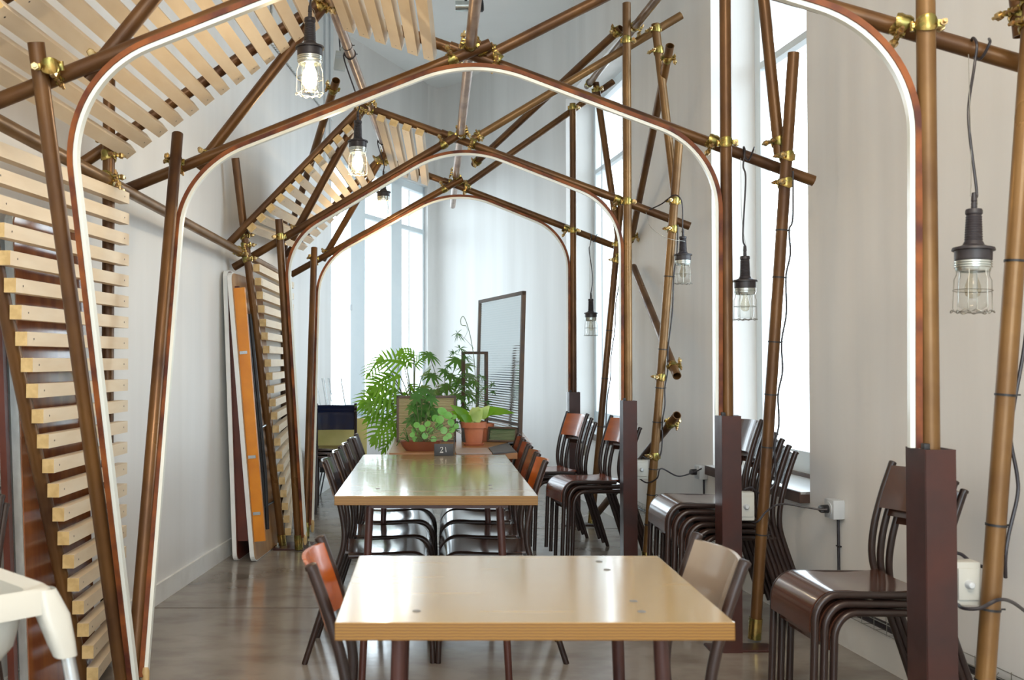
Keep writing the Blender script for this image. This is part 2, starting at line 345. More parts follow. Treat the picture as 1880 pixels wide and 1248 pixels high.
# left wall (outside is to the left of travel)
L0 = (wl(9.64), 9.64); L1 = (-0.03, 11.72)
mb = MB(); wallpiece(mb, (wl(YB), YB), L0, 0, H, 0.3)
struct(mb.build('wall_left', M['wall'], smooth=False))
WL_TOP = 3.26
mb = MB(); wallpiece(mb, L0, L1, 0, 0.62, 0.3); wallpiece(mb, L0, L1, WL_TOP, H, 0.3)
struct(mb.build('wall_far_left', M['wall'], smooth=False))
# far curved wall
arc = spline([V((L1[0], L1[1], 0)), V((0.13, 11.86, 0)), V((0.48, 11.42, 0)), V((0.85, 10.42, 0)), V((wr(9.3), 9.3, 0))], 8)
mb = MB(); rows = []
for p, q in zip(arc, arc[1:] + [arc[-1] * 2 - arc[-2]]):
    d = (q - p).normalized(); n = V((-d.y, d.x, 0)) * 0.3; rows.append((p, p + n))
mb.sheet([[V((a.x, a.y, 0)) for a, b in rows], [V((a.x, a.y, H)) for a, b in rows]], lambda i, j: rows[j][1] - rows[j][0])
struct(mb.build('wall_far', M['wall'], ang=60))
# right wall with two window openings
AY0, AY1, BY0, BY1 = 4.56, 5.72, 7.48, 9.30
SILL, ATOP, BTOP = 0.60, 4.15, 3.67
def pr(Y): return (wr(Y), Y)
mb = MB()
wallpiece(mb, pr(AY0), pr(YB), 0, H, 0.32)
wallpiece(mb, pr(BY0), pr(AY1), 0, H, 0.32)
for y0, y1, zt in ((AY0, AY1, ATOP), (BY0, BY1, BTOP)):
    wallpiece(mb, pr(y1), pr(y0), 0, SILL, 0.32); wallpiece(mb, pr(y1), pr(y0), zt, H, 0.32)
wallpiece(mb, pr(BY1 + 0.35), pr(BY1), 0, H, 0.32)
struct(mb.build('wall_right', M['wall'], smooth=False))
# unseen back wall, its wide glazed opening added to let in fill daylight
mb = MB(); xl, xr = wl(YB) - 0.3, wr(YB) + 0.4
mb.box(((xl + xr) / 2, YB - 0.15, 0.2), (xr - xl, 0.3, 0.4)); mb.box(((xl + xr) / 2, YB - 0.15, (H + 3.6) / 2), (xr - xl, 0.3, H - 3.6))
mb.box((xl + 0.35, YB - 0.15, 2), (0.7, 0.3, 3.2)); mb.box((xr - 0.35, YB - 0.15, 2), (0.7, 0.3, 3.2))
struct(mb.build('wall_back', M['wall'], smooth=False))
mb = MB(); mb.box(((xl + xr) / 2, YB - 0.15, 2), (xr - xl - 1.4, 0.01, 3.2))
o = struct(mb.build('window_4', M['pane'], smooth=False))
mb = MB(); mb.prism([(-3.2, YB - 0.6), (3.4, YB - 0.6), (3.4, 12.6), (-3.2, 12.6)], -0.12, 0.0); struct(mb.build('floor', M['floor'], smooth=False))
mb = MB(); mb.prism([(-3.2, YB - 0.6), (3.4, YB - 0.6), (3.4, 12.6), (-3.2, 12.6)], H, H + 0.15); struct(mb.build('ceiling', M['ceil'], smooth=False))
# unseen ceiling panel added over the warm fill light behind the camera
o = MB().box((0.4, -0.6, 4.42), (1.75, 1.75, 0.1), bev=0.01).build('fill_light_panel', M['whiteplastic'])
tag(o, 'flat white unseen panel added above the warm fill light', 'light')
def baseboard(name, pts, h=0.10, t=0.014):
    mb = MB()
    for a, b in zip(pts, pts[1:]):
        a = V((*a[:2], 0)); b = V((*b[:2], 0)); d = (b - a).normalized(); n = V((d.y, -d.x, 0)) * t
        mb.prism([(a.x, a.y), (b.x, b.y), (b.x + n.x, b.y + n.y), (a.x + n.x, a.y + n.y)], 0, h)
    return struct(mb.build(name, M['trim'], smooth=False))
baseboard('baseboard_left', [(wl(YB), YB), L0])
baseboard('baseboard_far_left', [L0, L1])
baseboard('baseboard_far', [(p.x, p.y) for p in arc])
baseboard('baseboard_right', [pr(9.3), pr(YB)], 0.13)
mb = MB(); mb.box((1.0, 7.2, 0.0005), (2.2, 0.006, 0.001)); mb.box((-0.2, 4.9, 0.0005), (3.0, 0.005, 0.001))
struct(mb.build('trim_floor_joint', M['screw'], smooth=False))

def win_right(idx, y0, y1, zt, transoms, mull, depth=0.29):
    t = thing('window_%d' % idx, '', '', (wr((y0 + y1) / 2) + depth, (y0 + y1) / 2, SILL)); del t['label']; del t['category']; t['kind'] = 'structure'
    d = V((-0.0975, 1, 0)).normalized(); n = V((d.y, -d.x, 0))
    def q(Y, z, off=0): return V((wr(Y), Y, z)) + n * (depth + off)
    fr = MB(); fw = 0.075
    for Y in (y0 + fw / 2, y1 - fw / 2): fr.beam(q(Y, SILL), q(Y, zt), 0.055, fw, up=d)
    fr.beam(q(y0, SILL + 0.065), q(y1, SILL + 0.065), 0.13, 0.055, up=n) if False else None
    fr.beam(q(y0, SILL + 0.07), q(y1, SILL + 0.07), 0.055, 0.14); fr.beam(q(y0, zt - 0.04), q(y1, zt - 0.04), 0.055, 0.08)
    for Y in mull: fr.beam(q(Y, SILL), q(Y, zt), 0.05, 0.035, up=d)
    fo = fr.build('window_frame', M['winframe'], t, smooth=False)
    for z in transoms: MB().beam(q(y0 + fw, z), q(y1 - fw, z), 0.05, 0.04).build('transom', M['winframe'], t, smooth=False)
    MB().beam(q(y0 + fw, (SILL + zt) / 2), q(y1 - fw, (SILL + zt) / 2), 0.006, zt - SILL - 0.2).build('pane', M['pane'], t, smooth=False)
    sb = MB(); a0, a1 = V((wr(y0), y0, 0)), V((wr(y1), y1, 0))
    sb.prism([tuple((a0 - n * 0.045)[:2]), tuple((a0 + n * depth)[:2]), tuple((a1 + n * depth)[:2]), tuple((a1 - n * 0.045)[:2])][::-1], SILL, SILL + 0.012)
    sb.build('sill_top', M['silltop'], t, smooth=False)
    sb = MB(); sb.prism([tuple((a0 - n * 0.05)[:2]), tuple((a0 - n * 0.001)[:2]), tuple((a1 - n * 0.001)[:2]), tuple((a1 - n * 0.05)[:2])][::-1], SILL - 0.04, SILL + 0.010)
    sb.beam(q(y0, SILL + 0.015, -0.04), q(y1, SILL + 0.015, -0.04), 0.02, 0.03)
    sb.build('window_sill', M['sillwood'], t, smooth=False)
win_right(1, AY0, AY1, ATOP, [2.90], [], 0.29)
win_right(2, BY0, BY1, BTOP, [2.97], [9.02], 0.29)
# diagonal far left window
def WLp(px, z, off=0.0):
    k = (px - CX) / F; a = V((*L0, 0)); d = V((*L1, 0)) - a
    t = (k * a.y - a.x) / (d.x - k * d.y); n = V((-d.y, d.x, 0)).normalized()
    p = a + d * t + n * off; p.z = z; return p
t3 = thing('window_3', '', '', WLp(690, 0.62)); del t3['label']; del t3['category']; t3['kind'] = 'structure'
fr = MB()
dd = (V((*L1, 0)) - V((*L0, 0))).normalized()
for a, b in ((606, 612), (652, 678), (726, 745), (783, 789)):
    pa, pb = WLp(a, 0.62, 0.08), WLp(b, 0.62, 0.08); c = (pa + pb) / 2
    fr.beam(V((c.x, c.y, 0.62)), V((c.x, c.y, WL_TOP)), 0.06, (pb - pa).length, up=dd)
fr.beam(WLp(606, 0.67, 0.08), WLp(789, 0.67, 0.08), 0.06, 0.10); fr.beam(WLp(606, WL_TOP - 0.04, 0.08), WLp(789, WL_TOP - 0.04, 0.08), 0.06, 0.08)
fr.build('window_frame', M['winframe'], t3, smooth=False)
MB().beam(WLp(655, 2.73, 0.08), WLp(789, 2.73, 0.08), 0.05, 0.05).build('transom', M['winframe'], t3, smooth=False)
MB().beam(WLp(606, 1.94, 0.1), WLp(789, 1.94, 0.1), 0.005, WL_TOP - 0.7).build('pane', M['pane'], t3, smooth=False)
for px in (651, 738): MB().box(WLp(px, 1.75 if px == 651 else 1.12, 0.04), (0.02, 0.03, 0.06), bev=0.004).build('catch', M['greyplastic'], t3)
MB().beam(WLp(606, 0.62, 0.0), WLp(789, 0.62, 0.0), 0.2, 0.03).build('window_sill', M['silltop'], t3, smooth=False)

# ------------------------------------------------------------------ scaffold couplers (clamps)
def coupler_band():
    mb = MB(); R = 0.0245; n = 28; rings = []
    for k in range(n):      # a band that is broad across its two cheeks and narrow at hinge and bolt
        a = 2 * PI * k / n; w_ = 0.0085 + 0.0135 * abs(math.sin(a)) ** 1.3; b = 0.0045 + 0.0045 * abs(math.sin(a)) ** 2
        c, s_ = math.cos(a), math.sin(a)
        rings.append([mb.bm.verts.new((c * r_, s_ * r_, z)) for r_, z in ((R - 0.001, -w_), (R + b * 0.6, -w_ * 1.05), (R + b, -w_ * 0.55), (R + b * 0.75, 0), (R + b, w_ * 0.55), (R + b * 0.6, w_ * 1.05), (R - 0.001, w_))])
    for a_, b_ in zip(rings, rings[1:] + rings[:1]):
        for k in range(7): mb.face([a_[k], a_[(k + 1) % 7], b_[(k + 1) % 7], b_[k]])
    mb.box((R + 0.011, -0.006, 0), (0.020, 0.009, 0.020), bev=0.0025); mb.box((R + 0.011, 0.010, 0), (0.022, 0.008, 0.016), bev=0.0025)
    mb.lathe([(0.0001, -0.013), (0.0065, -0.013), (0.0065, 0.013), (0.0001, 0.013)], c=(-R - 0.008, 0.004, 0), seg=10)
    mb.box((-R - 0.005, 0.002, 0), (0.012, 0.016, 0.014), bev=0.003)
    return mb
def coupler_bolt():
    mb = MB(); R = 0.0245
    mb.path([(R + 0.017, -0.032, 0), (R + 0.017, 0.050, 0)], 0.005, 8)
    mb.lathe([(0.0115, 0), (0.0125, 0.002), (0.0125, 0.013), (0.0105, 0.015)], c=(R + 0.017, 0.022, 0), seg=6, axis=V((0, 1, 0)))
    mb.lathe([(0.009, 0), (0.009, 0.006)], c=(R + 0.016, -0.020, 0), seg=8, axis=V((0, 1, 0)))
    return mb
_band = _bolt = None
nclamp = [0]
def clamp(parent, p, axis, out=V((-1, -0.3, 0)), m=None):
    """coupler round a tube: part of the thing it grips"""
    global _band, _bolt
    axis = V(axis).normalized(); out = V(out); x = out - axis * out.dot(axis)
    if x.length < 0.05: x = frame_of(axis)[0]
    x.normalize(); y = axis.cross(x)
    base = V(parent.location) if parent.get('_w') or parent.type == 'MESH' else V((0, 0, 0))
    Mx = Matrix((x, y, axis)).transposed().to_4x4(); Mx.translation = V(p) - base
    if _band is None:
        o = coupler_band().build('clamp', M['brass'], None, ang=50); b = coupler_bolt().build('bolt', M['brass2'], None, ang=30)
        _band, _bolt = o, b
    else:
        o = _band.copy(); COL.objects.link(o); b = _bolt.copy(); COL.objects.link(b)
    o.parent = parent; o.matrix_local = Mx; b.parent = o; b.matrix_local = Matrix.Identity(4)
    return o
def clamp_pair(parent, p, ax1, ax2, off):
    """two couplers back to back: on the tube through p (axis ax1) and on the one behind it (axis ax2)"""
    clamp(parent, p, ax1, V((-1, -0.4, 0.2))); clamp(parent, V(p) + V(off), ax2, V((0.5, -0.6, -0.8)))

BACK = V((0, 0.056, 0))
def seg_on(a, b, px):
    """point on segment a-b whose picture column is px"""
    a, b = V(a), V(b); k = (px - CX) / F
    t = (k * a.y - a.x) / ((b.x - a.x) - k * (b.y - a.y)) if abs((b.x - a.x) - k * (b.y - a.y)) > 1e-9 else 0.5
    return lerp(a, b, t)
def seg_z(a, b, z): a, b = V(a), V(b); return lerp(a, b, (z - a.z) / (b.z - a.z))

FR = [
 dict(pos='nearest', footL=V((-1.030, 3.40, 0.02)), topL=P(66, 78, 2.90), KL=(92, 128, 2.90), A=V((0.200, 2.84, 2.555)), KR=(1707, 46, 2.63),
      XR=P(1900, 106, 2.64), XL=P(-60, 193, 2.93), R=(1.318, 2.63), Rtop=3.2, G=V((-0.455, 2.98, 2.775)), E=None, ch=(1709, 812)),
 dict(pos='second', footL=V((-1.045, 3.50, 0.02)), topL=P(326, 246, 4.25), KL=(322, 300, 4.25), A=P(868, 86, 4.25), KR=(1336, 262, 4.20),
      XR=P(1503, 328, 4.26), XL=P(215, 347, 4.26), R=(1.253, 4.20), Rtop=3.2, G=P(607, -6, 4.28), E=P(163, 292, 4.08), ch=(1335, 762)),
 dict(pos='third', footL=P(549, 1006, 6.38), topL=P(512, 402, 6.12), KL=(514, 437, 6.12), A=P(838, 247, 5.93), KR=(1153, 370, 5.78),
      XR=P(1271, 413, 5.82), XL=P(426, 489, 6.18), R=(1.148, 5.78), Rtop=3.3, G=P(672, 188, 5.98), E=P(429, 438, 6.06), ch=(1153, 735)),
 dict(pos='farthest', footL=P(561, 984, 6.85), topL=P(577, 455, 7.45), KL=(576, 476, 7.45), A=P(834, 334, 7.28), KR=(1053, 423, 7.36),
      XR=P(1136, 452, 7.40), XL=P(533, 503, 7.50), R=(1.059, 7.36), Rtop=3.12, G=P(703, 286, 7.32), E=P(528, 464, 7.52), ch=(1050, 721)),
]
frames = []
def ribbon(mb, pts, off, wd, th, N):
    """flat bar that runs along pts, moved inwards by off; N is the arch plane normal"""
    pts = [V(p) for p in pts]; rings = []
    for i, p in enumerate(pts):
        d = (pts[min(i + 1, len(pts) - 1)] - pts[max(i - 1, 0)]).normalized()
        n = d.cross(N).normalized(); b = n.cross(d).normalized(); c = p + n * off
        rings.append([mb.bm.verts.new(c + n * (a * th / 2) + b * (e * wd / 2)) for a, e in ((-1, -1), (1, -1), (1, 1), (-1, 1))])
    for a, b in zip(rings, rings[1:]):
        for k in range(4): mb.face([a[k], a[(k + 1) % 4], b[(k + 1) % 4], b[k]])
    mb.face(rings[0][::-1]); mb.face(rings[-1])
LBL = ['nearest brown steel tube arch, its peak cut off by the top of the photo',
       'second brown steel tube arch with its full gable over the near table',
       'third brown steel tube arch, just behind the table with the number card',
       'farthest and smallest brown steel tube arch, behind the three lit lamps']
for i, f in enumerate(FR):
    t = thing('arch_frame', LBL[i], 'arch', (0, f['footL'].y, 0), 'scaffold tube arches along the dining room'); frames.append(t)
    KL, KR, A = P(*f['KL']), P(*f['KR']), f['A']
    tm = M['ochre'] if i == 2 else M['tube']
    MB().pipe(f['footL'], f['topL']).build('post', M['tube'], t)
    rx, ry = f['R']; RB, RT = V((rx, ry, 0.02)), V((rx, ry, f['Rtop']))
    MB().pipe(RB, RT).build('post', M['ochre'] if i in (0, 2) else M['tube'], t)
    lr0 = f['XL'] + BACK * 1.0; lr1 = lerp(A, KL, -0.06) + BACK
    MB().pipe(lr0, lr1).build('rafter', M['tube'], t)
    rr0 = lerp(A, KR, -0.09) + BACK * 2; rr1 = f['XR'] + BACK
    MB().pipe(rr0, rr1).build('rafter', M['tube'], t)
    # gable tubes on the left and over the middle
    G = f['G']; kb = lerp(KL, A, 0.075) + BACK * 2
    MB().pipe(lerp(kb, G, -0.05), lerp(kb, G, 1.02)).build('brace', M['tube'], t)
    MB().pipe(lerp(G, A, -0.06) + BACK * 2.2, lerp(G, A, 1.02) + BACK * 2.2).build('rafter', M['tube'], t)
    if f['E'] is not None: MB().pipe(lerp(f['E'], G, -0.03), lerp(f['E'], G, 1.03)).build('rafter', M['tube'], t)
    # rising tube to the right
    up = {1: (P(893, 104, 4.36), P(1400, -152, 4.3)), 2: (P(868, 256, 6.03), P(1251, 28, 5.88)), 3: (P(848, 345, 7.40), P(1126, 150, 7.46))}.get(i)
    if up: MB().pipe(*up).build('rafter', M['ochre'] if i == 2 else M['tube'], t)
    # bent bar and light strip
    bot = lerp(f['footL'], f['topL'], 0.035); N = V((KR.x - KL.x, KR.y - KL.y, 0)).cross(V((0, 0, 1))).normalized()
    path = fillet([bot, KL, A, KR, V((rx, ry, 0.98))], [0.42, 0.66, 0.42], 16)
    mb = MB(); ribbon(mb, path, 0.0325, 0.032, 0.016, N); mb.build('bent_bar', M['rust'], t, ang=60)
    mb = MB(); ribbon(mb, path, 0.0475, 0.022, 0.013, N); mb.build('light_strip', M['strip'], t, ang=60)
    inn = (path[1] - path[0]).cross(N).normalized()
    MB().lathe([(0.006, -0.05), (0.013, -0.03), (0.014, 0.02), (0.009, 0.035)], c=bot + inn * 0.045, seg=12).build('strip_end_cap', M['amber'], t)
    # oxblood channel round the right post foot
    top = 0.98; mb = MB(); W2, D2, th = 0.0385, 0.052, 0.004
    mb.box((rx, ry - D2, top / 2), (2 * W2, th, top)); mb.box((rx - W2, ry, top / 2), (th, 2 * D2, top)); mb.box((rx + W2, ry, top / 2), (th, 2 * D2, top))
    mb.build('post_channel', M['channel'], t, smooth=False)
    MB().box((rx - W2 + 0.010, ry - D2 + 0.02, top + 0.006), (0.016, 0.02, 0.018), bev=0.003).build('channel_plug', M['black'], t)
    mb = MB(); mb.box((rx + 0.045, ry + 0.01, 0.005), (0.27, 0.11, 0.010), bev=0.003); mb.build('base_plate', M['channel'], t)
    if i in (2, 3) or i == 1 or i == 0:
        mb = MB(); ax = (f['topL'] - f['footL']).normalized(); mb.path([f['footL'] - ax * 0.005, f['footL'] + ax * 0.09], 0.0275, 18)
        mb.build('foot_collar', M['brass'], t)
    # couplers
    axL = f['topL'] - f['footL']; axr = KL - A; axR = KR - A; Zu = V((0, 0, 1))
    clamp_pair(t, KL + V((0, 0, 0.01)), axL, axr, BACK)
    clamp(t, seg_z(RB, RT, KR.z) , Zu, V((1, -0.25, 0))); clamp(t, KR + BACK + V((-0.05, 0, 0.018)), axR, V((-0.2, -0.5, -1)))
    clamp(t, lerp(kb, G, 0.03), G - kb, V((-0.6, -0.5, 0.7)))
    clamp(t, lerp(A, KL, 0.07) + BACK, axr, V((0.2, -0.8, 0.9))); clamp(t, lerp(A, KR, 0.10) + BACK * 1.2, axR, V((0.3, -0.9, -0.6)))
    clamp(t, lerp(A, KR, -0.03) + BACK * 2, axR, V((-0.4, -0.9, -0.9))); clamp(t, lerp(A, KL, -0.03) + BACK * 1.5, axr, V((0.6, -0.6, 0.9)))
    clamp(t, lerp(G, A, 0.05) + BACK * 2, A - G, V((0.3, -0.8, 0.6)))
    if f['E'] is not None: clamp(t, lerp(f['E'], G, 0.95), G - f['E'], V((-0.3, -0.8, 0.6)))
    clamp(t, lerp(kb, G, 0.95), G - kb, V((0.3, -0.9, -0.6)))
    if up:
        clamp(t, lerp(up[0], up[1], 0.03), up[1] - up[0], V((0.4, -0.9, 0.3)))
        if i > 1: clamp(t, V((rx, ry, seg_on(*up, (rx / ry) * F + CX).z)), Zu, V((1, -0.3, 0)))

# shared base plates under the left V feet
def base_plate(label, c, sx, sy, bolts):
    t = thing('base_plate', label, 'base plate', c, world=False)
    MB().box((0, 0, 0.006), (sx, sy, 0.012), bev=0.002).build('plate', M['channel'], t)
    for x, y in bolts: MB().path([(x, y, 0.012), (x, y, 0.045)], 0.006, 8).lathe([(0.014, 0.012), (0.014, 0.022)], c=(x, y, 0), seg=6).build('anchor_bolt', M['zinc'], t)
    return t
base_plate('small steel foot plate under the paired poles at the end of the far slatted screen', (-0.885, 6.50, 0.0), 0.24, 0.24, [(-0.095, -0.09), (0.10, -0.04)])
base_plate('steel foot plate under the paired poles at the left of the near table', (-1.06, 3.46, 0.0), 0.26, 0.30, [(-0.1, -0.1), (0.1, 0.1)])

# ------------------------------------------------------------------ single scaffold poles
def pole(label, a, b, m='tube', clamps=(), group=None, r=0.02415, ties=(), foot=False):
    a, b = V(a), V(b); o = MB().pipe(a, b, r).build('scaffold_pole', M[m], None, loc=a)
    tag(o, label, 'pole', group or 'single scaffold tubes')
    for tt, out in clamps: clamp(o, lerp(a, b, tt), b - a, V(out))
    ax = (b - a).normalized()
    for tt in ties:
        c = lerp(a, b, tt) - a
        mb = MB(); mb.lathe([(r, -0.003), (r + 0.002, -0.003), (r + 0.002, 0.003), (r, 0.003)], c=c, seg=20, axis=ax, close=True); mb.box(c + V((r + 0.006, -0.004, 0)), (0.014, 0.004, 0.004))
        mb.build('cable_tie', M['black'], o)
    if foot:
        lo = a if a.z < b.z else b; s_ = 1 if a.z < b.z else -1
        MB().path([lo - a, lo - a + ax * s_ * 0.09], 0.0285, 18).build('foot_collar', M['brass'], o)
    return o
# long horizontal tubes
a, b = P(-60, 193, 2.86), P(522, 506, 7.38)
pole('long horizontal tube running low along the left wall behind the slatted screens', a, b, 'ochre', [(0.235, (1, -0.3, 0.3)), (0.70, (1, -0.3, 0.3)), (0.985, (1, -0.3, 0.3))])
a, b = P(873, 0, 3.75) , P(831, 378, 8.70)
pole('pale ridge tube running through the peaks of all the arches', lerp(a, b, -0.25), b, 'tube_pale', [(0.285, (-1, 0, 0.3)), (0.55, (1, 0, 0.3)), (0.77, (-1, 0, 0.3))])
RG0, RG1 = P(612, 15, 4.36), P(714, 292, 7.62)
RG0 = lerp(RG0, RG1, -0.45)
pole('pale ridge tube carrying the three lit lamps, left of the arch peaks', RG0, RG1, 'tube_pale', [(0.30, (-1, 0, 0.2)), (0.64, (1, 0, 0.2)), (0.95, (-1, 0, 0.2))], ties=(0.42, 0.45))
pole('upper right tube running back from the top edge of the photo over the tall posts', P(1240, -45, 4.95), P(1078, 158, 7.5), 'ochre', [(0.36, (1, 0, -0.5)), (0.96, (1, 0, 0.3))])
# outer leaning poles on the right
OP = {}
OP[0] = (P(1791, 1497, 2.62), P(1900, -40, 2.60)); OP[1] = (P(1385, 1172, 4.31), P(1457, 97, 4.20))
OP[2] = (P(1185, 1041, 5.80), P(1247, 255, 5.72)); OP[3] = (P(1086, 960, 7.32), P(1140, 372, 7.30))
pole('leaning outer pole at the right edge of the photo beside the nearest arch', *OP[0], 'ochre', [(0.945, (-1, -0.3, 0)), (0.975, (-1, -0.4, 0.1))], ties=(0.16, 0.245, 0.345, 0.50, 0.66), foot=True)
pole('leaning outer pole with an open top before the right-hand window', *OP[1], 'tube', [(0.78, (-1, -0.4, 0)), (0.825, (-1, -0.3, 0))], ties=(0.18, 0.33, 0.42, 0.51, 0.62, 0.70), foot=True)
pole('leaning outer pole beside the third arch, holding two open-ended tubes', *OP[2], 'ochre', [(0.26, (-1, -0.3, 0)), (0.445, (-1, -0.3, 0)), (0.79, (-1, -0.4, 0)), (0.855, (-1, -0.3, 0))], ties=(0.10, 0.17, 0.23, 0.34, 0.42, 0.51, 0.68), foot=True)
pole('leaning outer pole beside the farthest arch, before the small window', *OP[3], 'tube', [(0.82, (-1, -0.3, 0)), (0.87, (1, -0.3, 0))], ties=(0.3, 0.45, 0.6), foot=True)
pole('short upper pole leaning at the top right corner of the photo', P(1855, -150, 2.66), P(1878, 66, 2.66), 'tube', [(0.8, (-1, -0.3, 0))])
pole('upper pole crossing the right-hand window from the top edge of the photo', P(1384, -180, 4.26), P(1431, 283, 4.27), 'tube', [(0.95, (-1, -0.4, 0))])
pole('upper leaning pole right of the third arch, clamped below the top of the tall post', P(1203, 44, 5.80), P(1241, 372, 5.79), 'ochre', [(0.03, (-1, -0.3, 0)), (0.15, (-1, -0.4, 0))])
pole('upper leaning pole crossing the small far window', P(1094, 152, 7.38), P(1141, 478, 7.28), 'tube', [(0.04, (1, -0.3, 0)), (0.97, (1, 0, 0))])
pole('open-ended diagonal tube descending left from the upper pole of the third arch', P(1230, 84, 5.60), P(1158, 442, 7.12), 'tube', [(0.05, (1, -0.2, 0)), (0.97, (1, 0, 0))])
pole('open-ended diagonal tube whose mouth faces out at lamp height right of the third arch', P(1163, 490, 7.0), P(1243, 690, 5.62), 'tube', [(0.93, (1, -0.2, 0.2))])
pole('open-ended diagonal tube rising from behind the chair stacks beside the third arch', P(1092, 948, 7.25), P(1243, 762, 5.62), 'tube', [(0.94, (1, -0.2, -0.3))])
pole('open-ended diagonal tube behind the far roof slats on the left', P(617, 148, 5.75), P(527, 440, 7.62), 'tube', [(0.04, (-1, -0.2, 0.2)), (0.97, (1, 0, 0))])
pole('diagonal tube from the farthest peak up to the tall post of the third', P(870, 302, 7.2), P(1140, 52, 5.90), 'tube', [(0.03, (-0.5, -1, 0)), (0.98, (-1, -0.5, 0.5))])

# ------------------------------------------------------------------ slatted screens
def slat(parent, a, b, up, wd=0.040, ht=0.046):
    """birch slat from a to b; its broad face looks along 'up' cross; screws near both ends"""
    a, b = V(a), V(b); d = (b - a).normalized(); u = (V(up) - d * V(up).dot(d)).normalized(); r = d.cross(u)
    mb = MB(); mb.beam(a, b, wd, ht, u, endmi=1); mb.mi = 2
    for p in (a + d * 0.045, b - d * 0.045):
        for s_ in (-1, 1): mb.lathe([(0.0001, 0.0), (0.0035, 0.0)], c=p + r * (s_ * (wd / 2 + 0.0006)), seg=8, axis=r)
    return mb.build('slat', [M['slat'], M['slatend'], M['screw']], parent, smooth=False, recalc=False)
def screen(label, near, far, ts, off, ht=0.046, wd=0.040, ext=0.06, name='slatted_screen', extn=None):
    t = thing(name, label, 'slatted screen', near(0.0), 'birch slat screens on the scaffold')
    for k in ts:
        n_, f_ = near(k) + off, far(k) + off; d = (f_ - n_).normalized()
        slat(t, n_ - d * (ext if extn is None else extn), f_ + d * ext, UPV[0], wd, ht)
    return t
UPV = [V((0, 0, 1))]
# wall screens: z goes up
W1a, W1b = V((-1.245, 3.62, 0.02)), P(25, 640, 3.25); W1b = lerp(W1a, W1b, 2.05)
W1c, W1d = V((-1.300, 4.02, 0.02)), V((-1.304, 4.02, 2.36))
t = screen('near wall screen of stacked pale slats at the left edge of the photo', lambda z: seg_z(W1a, W1b, z), lambda z: seg_z(W1c, W1d, z), [0.095 + 0.0847 * k for k in range(22)], V((0.046, 0, 0)), ext=0.045, extn=0.03)
MB().pipe(W1a, W1b).build('post', M['tube'], t); MB().pipe(W1c, W1d).build('post', M['tube'], t)
for z, o_ in ((1.955, (1, -0.4, 0)), (1.90, (1, -0.5, 0)), (2.10, (-1, -0.6, 0)), (2.04, (0.8, -0.6, 0))): clamp(t, seg_z(W1c, W1d, z), V((0, 0, 1)), V(o_))
W2a, W2b = P(519, 1004, 6.50), P(432, 290, 6.02); W2c, W2d = V((-1.112, 7.6, 0.02)), V((-1.112, 7.6, 2.29))
t = screen('far wall screen of pale slats beside the leaning folded tables', lambda z: seg_z(W2a, W2b, z), lambda z: seg_z(W2c, W2d, z), [0.10 + 0.0843 * k for k in range(21)], V((0.046, 0, 0)), ext=0.03, extn=-0.01)
MB().pipe(W2a, W2b).build('post', M['tube'], t); MB().pipe(W2c, W2d).build('post', M['tube'], t)
ax = W2b - W2a
for z in (1.92, 1.84, 1.98): clamp(t, seg_z(W2a, W2b, z), ax, V((0.6, -0.8, 0)))
MB().path([W2a, W2a + ax.normalized() * 0.09], 0.0275, 18).build('foot_collar', M['brass'], t)
# roof screens: k runs along the rafters from eave (0) to ridge (1)
def roof(label, e_far, g_far, e_near, g_near, ts, ext=0.065):
    fd = (g_far - e_far).normalized(); yd = V((0.03, 1, 0)).normalized(); n = fd.cross(yd).normalized()
    if n.z > 0: n = -n
    UPV[0] = fd
    t = screen(label, lambda k: lerp(e_near, g_near, k), lambda k: lerp(e_far, g_far, k), ts, n * 0.045, ht=0.049, wd=0.040, ext=ext, name='slatted_roof')
    UPV[0] = V((0, 0, 1)); return t
sh = V((-0.055, -1.35, 0.0))
E1, G1, A1 = FR[1]['E'], FR[1]['G'], FR[1]['A']
t = roof('left roof screen of long pale slats across the top left corner', E1, G1, E1 + sh, G1 + sh, [0.112 + 0.0645 * k for k in range(13)])
MB().pipe(lerp(E1 + sh, G1 + sh, -0.1), G1 + sh).build('rafter', M['tube'], t)
t = roof('right roof screen of six pale slats hanging in from the top edge', G1 + BACK * 2.2, A1 + BACK * 2.2, G1 + sh, A1 + sh, [0.135 + 0.118 * k for k in range(6)])
E2, G2, A2, E3, G3, A3 = FR[2]['E'], FR[2]['G'], FR[2]['A'], FR[3]['E'], FR[3]['G'], FR[3]['A']
roof('far left roof screen of pale slats between the third and farthest arches', E3, G3, E2, G2, [0.115 + 0.0715 * k for k in range(11)], 0.05)
roof('small far right roof screen of four pale slats left of the arch peaks', G3 + BACK * 2.2, A3 + BACK * 2.2, G2 + BACK * 2.2, A2 + BACK * 2.2, [0.19 + 0.145 * k for k in range(4)], 0.05)

